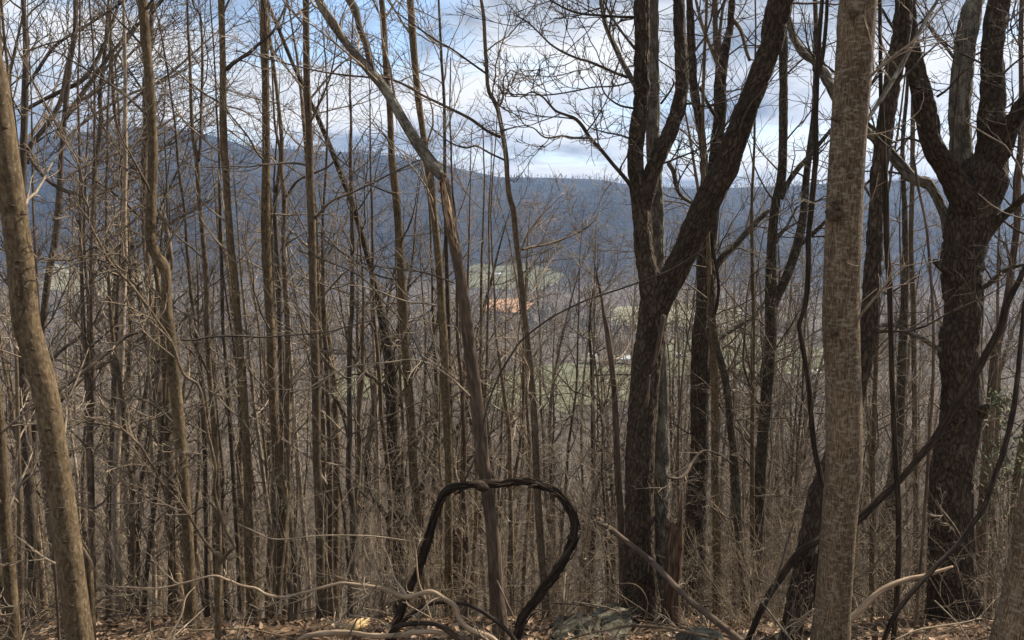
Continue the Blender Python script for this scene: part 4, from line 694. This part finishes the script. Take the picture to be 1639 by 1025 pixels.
single('thin_vine', 'thin dark shoot sagging level across the left trunks above mid height', 'shoot', '290,545,3.4 315,544,3.6 335,540,3.6 380,538,3.4 420,540,3 470,536,2.8 520,532,2.6 560,522,2.4 600,512,2', 6.1, 6.6, 'darktwig', 6, 50, nb=5, bl=.4)
for lab, s_, d0, d1, mt in (
    ('pale crooked stick rising from the litter at the lower left', '262,1030,3 275,1012,3.4 290,985,3.4 296,960,3.2 302,950,2.6 312,940,2', 4.9, 5.1, 'palewood'),
    ('pale stick crossing the edge trunk at the lower left', '22,855,2.4 45,873,3.4 70,892,3.6 90,903,3.6', 5.0, 4.7, 'palewood'),
    ('pale bent stick beside the edge trunk, low down', '-10,985,2.4 10,984,2.6 24,980,2.6 32,965,2.4 42,950,2', 4.7, 4.8, 'palewood'),
    ('thin stick slanting down to the right off the leaning trunk', '118,790,2 140,815,2.6 165,855,3 185,895,3.2 205,930,3.2 222,955,3', 5.2, 5.5, 'paletwig'),
    ('thin pale twig arching right of the leaning trunk foot', '150,818,2 165,808,2.4 185,806,2.4 220,806,2.2 245,798,2 262,794,1.6', 5.4, 5.8, 'paletwig'),
    ('straight pale stick standing before the dark hump vine', '662,860,1.6 666,890,2.4 670,930,3 681,960,3 688,985,3 694,1000,3', 5.3, 5.2, 'palewood'),
    ('dark stick slanting behind the pale debarked branch', '612,928,2 602,938,2.4 585,962,2.6 572,990,2.8 560,1015,2.8 552,1035,2.8', 4.9, 4.6, 'darktwig'),
    ('thin pale stick slanting up right of the smooth trunk', '1365,930,2.4 1395,910,3 1412,888,3.2 1436,860,3 1452,832,2.6 1466,800,2.2 1478,780,1.8', 5.4, 5.8, 'stem'),
    ('dead branch stub leaning on the massive oak low down', '1498,800,2.4 1506,815,4.4 1524,838,4.8 1538,860,4', 7.0, 7.3, 'lichen'),
    ('fine pale dead branch lying at the foot of the massive oak', '1430,1026,2.6 1465,1010,3 1500,1003,3.2 1540,997,3 1570,990,2.4', 5.4, 5.6, 'paletwig'),
    ('dark branched stick in front of the vee tree foot', '1228,965,2 1238,940,3 1250,905,3.6 1262,862,3.6 1270,840,3', 5.9, 6.1, 'darkstem'),
    ('short pale stick by the left foot of the smooth trunk', '1270,998,2.4 1288,985,2.8 1302,975,2.6', 4.8, 4.7, 'palewood')):
    single('stick', lab, 'stick', s_, d0, d1, mt, 7, 24, wob=.18, nb=3, bl=.22, group='loose sticks and twigs')

# broken stump beside the double oak
Pq, Rq = world_line('1081,838,22 1081,850,26 1080,870,27 1078,900,27 1076,940,27 1074,985,28', 7.5, 7.5, 40); Pq, Rq = to_ground(Pq, Rq, 1.2)
base = Pq[-1].copy(); base[2] = height(base[0], base[1]); st = empty('broken_stump', base); tag(st, 'reddish splintered stump hard against the right side of the double oak', 'stump')
mb = MB(); stem(mb, Pq, Rq, 26, .14, (0.012, 40, 6), nseed()); mb.build('trunk', M['rotwood'], st, base)
splinters(st, 1076, 840, 7.46, 9, 12, 2.6, 'rotwood', 18)
P, R = world_line('1092,788,1 1091,800,4 1089,820,7 1088,845,9 1088,880,9', 7.45, 7.45, 16); mb = MB(); stem(mb, P, R, 7, .2, (0.004, 60, 6), nseed()); o = mb.build('spike', M['rotwood'], st, base); o['label'] = 'tall splintered spike at the right of the stump'

# yellow rotten chunk
c = at(568, 1003, 5.1); mb = MB()
for k in range(7):
    a = at(548 + k * 2.2, 1018 - k * .6, 5.1 + .02 * k); b = at(572 + k * 3.2, 990 + (k % 3) * 5, 5.12 + .02 * k); m_ = (a + b) / 2 + np.array([0, 0, .012 * (k % 2)])
    stem(mb, np.array([a, m_, b]), np.array([.022, .024, .006]), 7, .35, None, nseed())
tag(mb.build('rotten_chunk', M['yellowwood'], None, c), 'yellow crumbling chunk of rotten wood on the log at the bottom', 'wood chunk')

def rock(name, label, px0, px1, pyt, d, th, dep, lean, n=44):
    A = at(px0, pyt[0], d); B_ = at(px1, pyt[1], d); L = np.linalg.norm(B_ - A); ctr = (A + B_) / 2
    u = np.linspace(0, 2 * math.pi, n + 1)[:-1]; vv = np.linspace(-math.pi / 2, math.pi / 2, 24); U, Vv = np.meshgrid(u, vv)
    se = lambda a, p: np.sign(a) * np.abs(a) ** p
    X = se(np.cos(Vv), .55) * se(np.cos(U), .7) * L / 2; Y = se(np.cos(Vv), .55) * se(np.sin(U), .7) * dep / 2; Z = se(np.sin(Vv), .55) * th / 2
    k = 1 + .55 * (fbm(X * 3 + px0, Y * 3, Z * 4, 4) - .47); st_ = .07; q = fbm(X * 5 + px0, Y * 5, Z * 5 + 2, 3)
    X, Y, Z = X * k, Y * k, Z * k; Z = Z + .18 * th * np.sign(q - .47) * np.minimum(np.abs(q - .47) * 9, 1); X = X + .03 * np.sign(np.sin(Z * 34)); Z = np.minimum(Z, th * (.46 + .05 * np.sin(X * 9)))
    Z = Z + X * (B_[2] - A[2]) / L - Y * lean
    V = np.stack([X, Y, Z], -1).reshape(-1, 3) + ctr - np.array([0, 0, th / 2]); i2 = np.arange(len(V)).reshape(24, n)
    Q = np.stack([i2[:-1], np.roll(i2[:-1], -1, 1), np.roll(i2[1:], -1, 1), i2[1:]], -1).reshape(-1, 4); m2 = MB(); m2.add(V, Q)
    return tag(m2.build(name, M['rock'], None, ctr, smooth=False), label, 'rock', 'rocks at the oak foot')
rock('boulder', 'pale mossy boulder sloping down to the left of the double oak', 886, 956, (1004, 987), 6.9, .40, .8, .15)
rock('rock_slab', 'flat grey rock slab wedged between the boulder and the double oak', 950, 1004, (988, 977), 7.3, .16, .7, .1)
rock('rock_slab', 'lower rock slab in the dark gap under the flat grey slab', 955, 1000, (1003, 1001), 6.9, .14, .5, .05)
rock('rock_slab', 'small flat stone before the foot of the fallen pole', 1092, 1150, (1014, 1012), 5.6, .12, .4, .05)

# evergreen shrub at the right
b0 = at(1612, 860, 8.8); gz = height(b0[0], b0[1]); b0[2] = gz; es = empty('evergreen_shrub', b0); tag(es, 'sparse green-leaved shrub between the massive oak and the corner trunk', 'shrub')
mb = MB(); A, a = grow(np.array([[[b0[0], b0[1], gz], [b0[0] + .05, b0[1], gz + 1.7]]]), np.array([[.03, .02]]), 9, 0, .7, 1.9, (22, 8), 9, .3, .1, .5, .003, lenfall=.1); tubes(mb, A, a, 4)
B_, b_ = grow(A, a, 6, .35, 1, .5, (45, 12), 5, .2, .15, .6, .002); tubes(mb, B_, b_, 3); mb.build('stems', M['twig'], es, b0)
tip = B_[:, 2:].reshape(-1, 3); tip = np.repeat(tip, 7, 0) + rng.normal(size=(len(tip) * 7, 3)) * .06; e1 = unit(rng.normal(size=tip.shape)) * .035; e2 = unit(np.cross(e1, rng.normal(size=tip.shape))) * .013
V = np.stack([tip - e1, tip - e2, tip + e1, tip + e2], 1); mb = MB(); mb.add(V, np.arange(len(tip) * 4).reshape(-1, 4)); o = mb.build('leaves', M['evergreen'], es, b0, False); o['kind'] = 'stuff'
# ------------------------------------------------------------------ trees crowding the slope behind: kinds, then individuals
def proto(h, r, nl, ll, first=0.3, up=0.6, lean=0.05, lev2=6, lev3=4, ang=50, wig=0.10, fork=False):
    K = 18; P = np.zeros((1, K, 3)); d = np.array([rng.normal() * lean, rng.normal() * lean, 1.0]); p = np.array([0, 0, -0.3]); st_ = (h + .3) / (K - 1)
    for k in range(K):
        P[0, k] = p; d = unit(d + rng.normal(size=3) * np.array([.045, .045, 0])); p = p + d * st_
    P[0, :, :2] -= np.linspace(0, 1, K)[:, None] * P[0, -1, :2] * .75
    s = np.linspace(0, 1, K); Rr = (r * (1 - s) ** 0.75 + .006)[None]; Rr[0, 0] *= 1.35
    tr = MB(); tubes(tr, P, Rr, 8); cr = MB()
    A, a = grow(P, Rr, nl, first, .97, ll, (ang, 13), 9, up, wig, .5, .006, None, .55, r * .55); tubes(cr, A, a, 5)
    B1, b1 = grow(A, a, lev2, .15, .98, ll * .48, (42, 13), 6, up * .6, wig * 1.2, .6, .0034, None, .4); tubes(cr, B1, b1, 4)
    C1, c1 = grow(B1, b1, lev3, .15, .98, ll * .22, (42, 14), 4, up * .4, wig * 1.2, .7, .0022, None, .35); tubes(cr, C1, c1, 3)
    D1, dd1 = grow(P, Rr, 10, .05, first + .1, ll * .35, (70, 14), 6, .2, .2, .2, .003, None, .1, .012); tubes(cr, D1, dd1, 3)
    return tr.mesh('trunk'), cr.mesh('crown')
KINDS = [proto(13.5, .085, 15, 2.6, .42), proto(12, .06, 14, 1.9, .38), proto(15, .11, 17, 3.0, .40, lean=.08), proto(10.5, .045, 14, 1.7, .30, wig=.14), proto(13, .075, 16, 2.3, .33, up=.9, ang=38), proto(9, .04, 15, 1.6, .22, up=.5, wig=.16), proto(12.5, .10, 14, 3.2, .32, up=.5, ang=58, wig=.17), proto(11, .05, 13, 1.6, .45, lean=.12), proto(11.5, .055, 7, .9, .35, lev2=3, lev3=2), proto(10, .042, 6, .8, .3, lev2=3, lev3=2, lean=.08), proto(12.5, .07, 8, 1.0, .45, lev2=3, lev3=2)]
MATS = ['smooth2', 'stem', 'stem', 'darkstem', 'smooth2', 'twig', 'oakmoss', 'stem', 'stem', 'darkstem', 'twig']
for (a, b), mt in zip(KINDS, MATS): a.materials.append(M[mt]); b.materials.append(M['darktwig' if mt in ('oakmoss', 'darkstem') else 'twig'])
def put_tree(k, x, y, sc_, rz, name, label, group, tilt=(0, 0)):
    root = empty(name, (x, y, float(height(x, y)))); root.rotation_euler = (tilt[0], tilt[1], rz); root.scale = (sc_,) * 3; tag(root, label, 'tree', group)
    for nm, me in zip(('trunk', 'crown'), KINDS[k]): ob = bpy.data.objects.new(nm, me); COL.objects.link(ob); ob.parent = root
    return root
cnt = 0; spots = []
NEAR = 94; FAR = 180
for i in range(6000):
    if cnt >= NEAR + FAR: break
    near = cnt < NEAR
    d = (11.2 + 14 * rng.random() ** 1.2) if near else (25 + 45 * rng.random() ** 1.3)
    u = rng.uniform(-0.70, 0.70); x = u * d
    px = 819.5 + F_PX * u
    if near and rng.random() < (0.55 if px > 860 else 0.0): continue
    if near and cnt >= 62:
        d = 9.6 + 6 * rng.random(); u = rng.uniform(-.66, -.02); x = u * d; px = 819.5 + F_PX * u
    if near and d < 19 and 850 < px < 1015: continue
    if any((x - a) ** 2 + (d - b) ** 2 < (0.75 if near else 1.6) ** 2 for a, b in spots): continue
    spots.append((x, d)); k = int(rng.integers(0, 8)); cnt += 1
    if near and cnt > 62: k = (8, 9, 10)[cnt % 3]
    s = rng.uniform(.72, 1.15) if near else rng.uniform(.85, 1.35)
    if near: s *= 0.72 if px > 560 else 0.85 if px > 200 else 1.0
    if near and cnt > 62: s *= 0.78
    put_tree(k, x, d, s, rng.uniform(0, 6.28), 'slope_tree', 'slender bare tree in the crowded thicket on the slope behind' if near else 'small bare tree lower down the wooded slope', 'bare trees on the near slope' if near else 'bare trees farther down the slope', (rng.normal() * .025, rng.normal() * .025))
for i in range(34):                                            # lower twiggy trees before the valley
    d = 13 + 15 * rng.random(); px = rng.uniform(770, 1320); x = (px - 819.5) / F_PX * d; k = (3, 5, 6, 0, 5)[i % 5]; top = rng.uniform(330, 470); hz = 1.6 - d * (top - 360) / F_PX - float(height(x, d)); hk = (13.5, 12, 15, 10.5, 13, 9, 12.5, 11)[k]
    put_tree(k, x, d, hz / hk, rng.uniform(0, 6.28), 'slope_tree', 'low bushy bare tree in front of the valley fields', 'low bare trees before the valley', (rng.normal() * .04, rng.normal() * .04))

# bare brush
def brush(h, n, spread):
    m2 = MB(); P = np.array([[[0, 0, -.1], [0, 0, .15]]]); A, a = grow(np.repeat(P, n, 0), np.full((n, 2), .0068), 1, .2, .9, h, (spread, 12), 9, .35, .16, .9, .0022, lenfall=0); tubes(m2, A, a, 4)
    B1, b1 = grow(A, a, 7, .2, .98, h * .34, (45, 15), 6, .2, .2, .7, .0018); tubes(m2, B1, b1, 3); C1, c1 = grow(B1, b1, 4, .2, .95, h * .13, (48, 15), 4, .1, .2, .8, .0015); tubes(m2, C1, c1, 3)
    return m2.mesh('bare_shrub')
BR = [brush(1.5, 6, 25), brush(2.2, 5, 20), brush(1.1, 7, 38), brush(2.8, 4, 14), brush(1.8, 6, 30)]
for k, b in enumerate(BR): b.materials.append(M['paletwig' if k % 2 == 0 else 'twig'])
for i in range(230):
    d = 6.0 + 16 * rng.random() ** 1.25; x = rng.uniform(-.68, .68) * d
    pq = 819.5 + F_PX * x / d
    if (d < 8.3 and 860 < pq < 1160) or (d < 7.2 and rng.random() < .6): continue
    o = bpy.data.objects.new('bare_shrub', BR[int(rng.integers(0, 5))]); COL.objects.link(o); o.location = (x, d, float(height(x, d)) - .02); o.rotation_euler = (rng.normal() * .12, rng.normal() * .12, rng.uniform(0, 6.28)); o.scale = (float(rng.uniform(.6, 1.15) * (0.7 if d < 8 else 1 + (d - 8) * .06)),) * 3
    tag(o, 'leafless twiggy shrub in the brush under the trees', 'shrub', 'bare brush under the trees')

# leaf litter
N = 16000; d = 3.0 + 9 * rng.random(N); x = rng.uniform(-.8, .8, N) * (d + .5); c = np.column_stack([x, d, height(x, d) + .012 + .02 * rng.random(N)])
e1 = rng.normal(size=(N, 3)); e1[:, 2] *= .35; e1 = unit(e1) * (.028 + .03 * rng.random((N, 1))); e2 = np.cross(e1, unit(rng.normal(size=(N, 3)) * .35 + np.array([0, 0, 1.0]))); e2 = unit(e2) * (.016 + .02 * rng.random((N, 1)))
V = np.stack([c - e1, c - e2 + [0, 0, .012], c + e1 + [0, 0, .008], c + e2 + [0, 0, .012], c], 1); b5 = np.arange(N)[:, None] * 5
T = np.concatenate([b5 + [0, 1, 4], b5 + [1, 2, 4], b5 + [2, 3, 4], b5 + [3, 0, 4]]); o = bpy.data.objects.new('leaf_litter', mesh_from('leaf_litter', V, None, T, None, False)); o.data.materials.append(M['leaf']); COL.objects.link(o)
tag(o, 'dry tan leaf litter covering the near slope', 'leaves', kind='stuff')
# short dead twigs strewn on the litter
def dead_twig(L):
    m2 = MB(); P0 = np.array([[[-L / 2, 0, 0], [-L / 6, .03 * L, .03], [L / 6, -.02 * L, .01], [L / 2, .02 * L, .03]]]); R0 = np.array([[.008, .0065, .005, .002]]); tubes(m2, P0, R0, 6)
    A, a = grow(P0, R0, 5, .2, .95, L * .4, (45, 14), 6, .12, .16, .6, .002); tubes(m2, A, a, 4); B1, b1 = grow(A, a, 3, .2, .95, L * .16, (45, 14), 4, .1, .2, .7, .0016); tubes(m2, B1, b1, 3); return m2.mesh('dead_twig')
DT = [dead_twig(.9), dead_twig(1.4), dead_twig(.6), dead_twig(2.0)]
for k, b in enumerate(DT): b.materials.append(M[('twig', 'stem', 'darktwig', 'stem')[k]])
for i in range(130):
    d = 4.2 + 4.2 * rng.random(); x = rng.uniform(-.66, .66) * d
    o = bpy.data.objects.new('dead_twig', DT[int(rng.integers(0, 4))]); COL.objects.link(o); o.location = (x, d, float(height(x, d)) + .04 + .10 * rng.random()); o.rotation_euler = (rng.normal() * .3, rng.normal() * .25 + .1, rng.uniform(0, 6.28)); s = float(rng.uniform(.6, 1.2)); o.scale = (s, s, s)
    tag(o, 'short dead branching twig lying on the leaf litter', 'twig', 'dead twigs strewn on the ground')

# far woods: one mass, tapering spikes for trunks, boughs and twig sprays
def mass(name, label, spots, h, nb, rt, rb, mat, seed):
    B = len(spots); base = np.column_stack([spots, height(spots[:, 0], spots[:, 1]) - .5]); hh = h * (.65 + .6 * rng.random((B, 1)))
    top = base + np.column_stack([rng.normal(size=(B, 2)) * .05 * hh, hh])
    S = [base]; E = [top]; Rr = [np.full(B, rt) * hh[:, 0] / h]
    t = .28 + .70 * rng.random((B, nb)); p = base[:, None] * (1 - t[..., None]) + top[:, None] * t[..., None]
    az = rng.random((B, nb)) * 6.283; l = hh * (.34 - .22 * (t - .28)) * (.5 + rng.random((B, nb))); el = R_(20) + rng.random((B, nb)) * R_(50)
    q = p + np.stack([np.cos(az) * np.cos(el), np.sin(az) * np.cos(el), np.sin(el)], -1) * l[..., None]
    S.append(p.reshape(-1, 3)); E.append(q.reshape(-1, 3)); Rr.append(np.full(B * nb, rb))
    for f in (.35, .6, .85):                                  # sprays on each bough
        p2 = p * (1 - f) + q * f; dv = unit((q - p) + rng.normal(size=p.shape) * np.linalg.norm(q - p, axis=-1, keepdims=True) * .75 + np.array([0, 0, .2])); q2 = p2 + dv * (l * .5)[..., None]
        S.append(p2.reshape(-1, 3)); E.append(q2.reshape(-1, 3)); Rr.append(np.full(B * nb, rb * .6))
    S = np.concatenate(S); E = np.concatenate(E); Rr = np.concatenate(Rr)[:, None]
    T = unit(E - S); ref = np.where(np.abs(T[:, 2:3]) > .8, [[1.0, 0, 0]], [[0, 0, 1.0]]); N_ = unit(np.cross(T, ref)); B_ = np.cross(T, N_)
    V = np.stack([S + Rr * N_, S + Rr * (-.5 * N_ + .87 * B_), S + Rr * (-.5 * N_ - .87 * B_), E], 1); i4 = np.arange(len(S))[:, None] * 4
    T3 = np.concatenate([i4 + [0, 1, 3], i4 + [1, 2, 3], i4 + [2, 0, 3]])
    o = bpy.data.objects.new(name, mesh_from(name, V, None, T3, None, False)); o.data.materials.append(M[mat]); COL.objects.link(o); return tag(o, label, 'woods', kind='stuff')
def scatter(n, d0, d1, pw, half=0.78, keep=None):
    out = []
    while len(out) < n:
        d = d0 + (d1 - d0) * rng.random(n) ** pw; x = rng.uniform(-half, half, n) * d; q = np.column_stack([x, d])
        if keep is not None: q = q[keep(q)]
        out.extend(q.tolist())
    return np.array(out[:n])
from mathutils import Vector
FP = []
for nm, pl, mt in FIELDS: FP.append(np.array([on_ground(a, b, 60, 2600)[:2] for a, b in pl]))
def inside(q, poly):
    c = np.zeros(len(q), bool); n = len(poly)
    for i in range(n):
        a, b = poly[i], poly[(i + 1) % n]
        with np.errstate(divide='ignore', invalid='ignore'):
            cr = ((a[1] > q[:, 1]) != (b[1] > q[:, 1])) & (q[:, 0] < (b[0] - a[0]) * (q[:, 1] - a[1]) / (b[1] - a[1]) + a[0])
        c ^= cr
    return c
def off_fields(q):
    k = np.ones(len(q), bool)
    for pl in FP: k &= ~inside(q, pl)
    # leave sight lines on to the fields: no tall trees right before them
    return k
mass('slope_woods', 'grey-brown mass of bare woods down the slope', scatter(2100, 62, 330, 1.1, keep=off_fields), 13, 24, .09, .033, 'farwood', 1)
mass('lower_woods', 'grey mass of bare woods at the bottom of the slope', scatter(2300, 300, 900, 1.0, keep=off_fields), 14, 9, .22, .12, 'farwood', 2)
gaps = lambda q: off_fields(q) & (fbm(q[:, 0] / 260., q[:, 1] / 260., 4, 3) > .40)
mass('valley_woods', 'dark woods and hedgerows across the valley floor', scatter(4200, 850, 2400, 1.0, keep=gaps), 17, 7, .5, .55, 'valleywood', 3)
ridge_k = lambda q: np.ones(len(q), bool)
mass('mountain_woods', 'dark wooded cover of the far mountains', scatter(4000, 2400, 4000, .6), 20, 4, 1.3, 1.5, 'valleywood', 4)

# ------------------------------------------------------------------ buildings on the valley floor
def house(name, label, px, py, L, W, H, rz, roof='metalroof', nwin=3):
    p = on_ground(px, py, 200, 2600); b = np.array([p[0], p[1], height(p[0], p[1])]); root = empty(name, b); root.rotation_euler[2] = rz; tag(root, label, 'building', 'buildings in the valley')
    def box(nm, x0, x1, y0, y1, z0, z1, mt, par=root):
        V = np.array([[x, y, z] for z in (z0, z1) for y in (y0, y1) for x in (x0, x1)]); Q = [(0, 1, 5, 4), (1, 3, 7, 5), (3, 2, 6, 7), (2, 0, 4, 6), (4, 5, 7, 6), (0, 2, 3, 1)]
        m2 = MB(); m2.add(V, Q); return m2.build(nm, M[mt], par, smooth=False)
    wl = box('wall', -L / 2, L / 2, -W / 2, W / 2, -1, H, 'whitewall'); e_ = .5; rh = W * .32
    V = np.array([[-L / 2 - e_, -W / 2 - e_, H - .1], [L / 2 + e_, -W / 2 - e_, H - .1], [L / 2 + e_, W / 2 + e_, H - .1], [-L / 2 - e_, W / 2 + e_, H - .1], [-L / 2 - e_, 0, H + rh], [L / 2 + e_, 0, H + rh]])
    m2 = MB(); m2.add(V, [(0, 1, 5, 4), (2, 3, 4, 5), (3, 2, 1, 0)], [(0, 4, 3), (1, 2, 5)]); m2.build('roof', M[roof], root, smooth=False)
    for k in range(nwin):
        x = -L / 2 + L * (k + 1) / (nwin + 1); box('window', x - .6, x + .6, -W / 2 - .06, -W / 2 + .02, 1.2, 2.4, 'darkopening')
    box('door', L / 2 - 2.2, L / 2 - 1.0, -W / 2 - .06, -W / 2 + .02, 0, 2.2, 'darkopening'); return root
house('barn', 'long white-roofed barn just left of the double oak, in the valley', 1000, 579, 15, 9, 3.6, .15, nwin=4)
house('shed', 'small white shed left of the long barn in the valley', 947, 573, 11, 8, 3.5, -.1)
house('barn', 'white-roofed barn half hidden behind the double oak at its right', 1090, 573, 12, 8, 3.6, .1, nwin=4)
house('farmhouse', 'little white farmhouse seen just left of the big smooth trunk', 1303, 603, 9, 8, 4.5, .3)
house('farmhouse', 'tiny white house beyond the pasture right of the snapped trunk', 797, 442, 18, 12, 6, .2)
house('farmhouse', 'tiny white house at the pasture edge right of the forked grey tree', 1163, 529, 14, 10, 5, -.2)

# ------------------------------------------------------------------ air
hb = MB(); x0, x1, y0, y1, z0, z1 = -8800, 8800, -420, 5000, -420, 560
V = np.array([[x, y, z] for z in (z0, z1) for y in (y0, y1) for x in (x0, x1)]); hb.add(V, [(0, 1, 5, 4), (1, 3, 7, 5), (3, 2, 6, 7), (2, 0, 4, 6), (4, 5, 7, 6), (0, 2, 3, 1)])
hm = bpy.data.materials.new('haze'); hm.use_nodes = True; t = hm.node_tree; t.nodes.clear(); pv = nd(t, 'ShaderNodeVolumePrincipled'); pv.inputs['Color'].default_value = (0.38, 0.58, 1.0, 1); pv.inputs['Density'].default_value = 0.00007; pv.inputs['Anisotropy'].default_value = 0.2
ho = nd(t, 'ShaderNodeOutputMaterial'); lk(t, pv.outputs[0], ho.inputs['Volume'])
tag(hb.build('haze', hm, None, (0, 0, 0), False), 'thin blue haze filling the valley air', 'haze', kind='stuff')
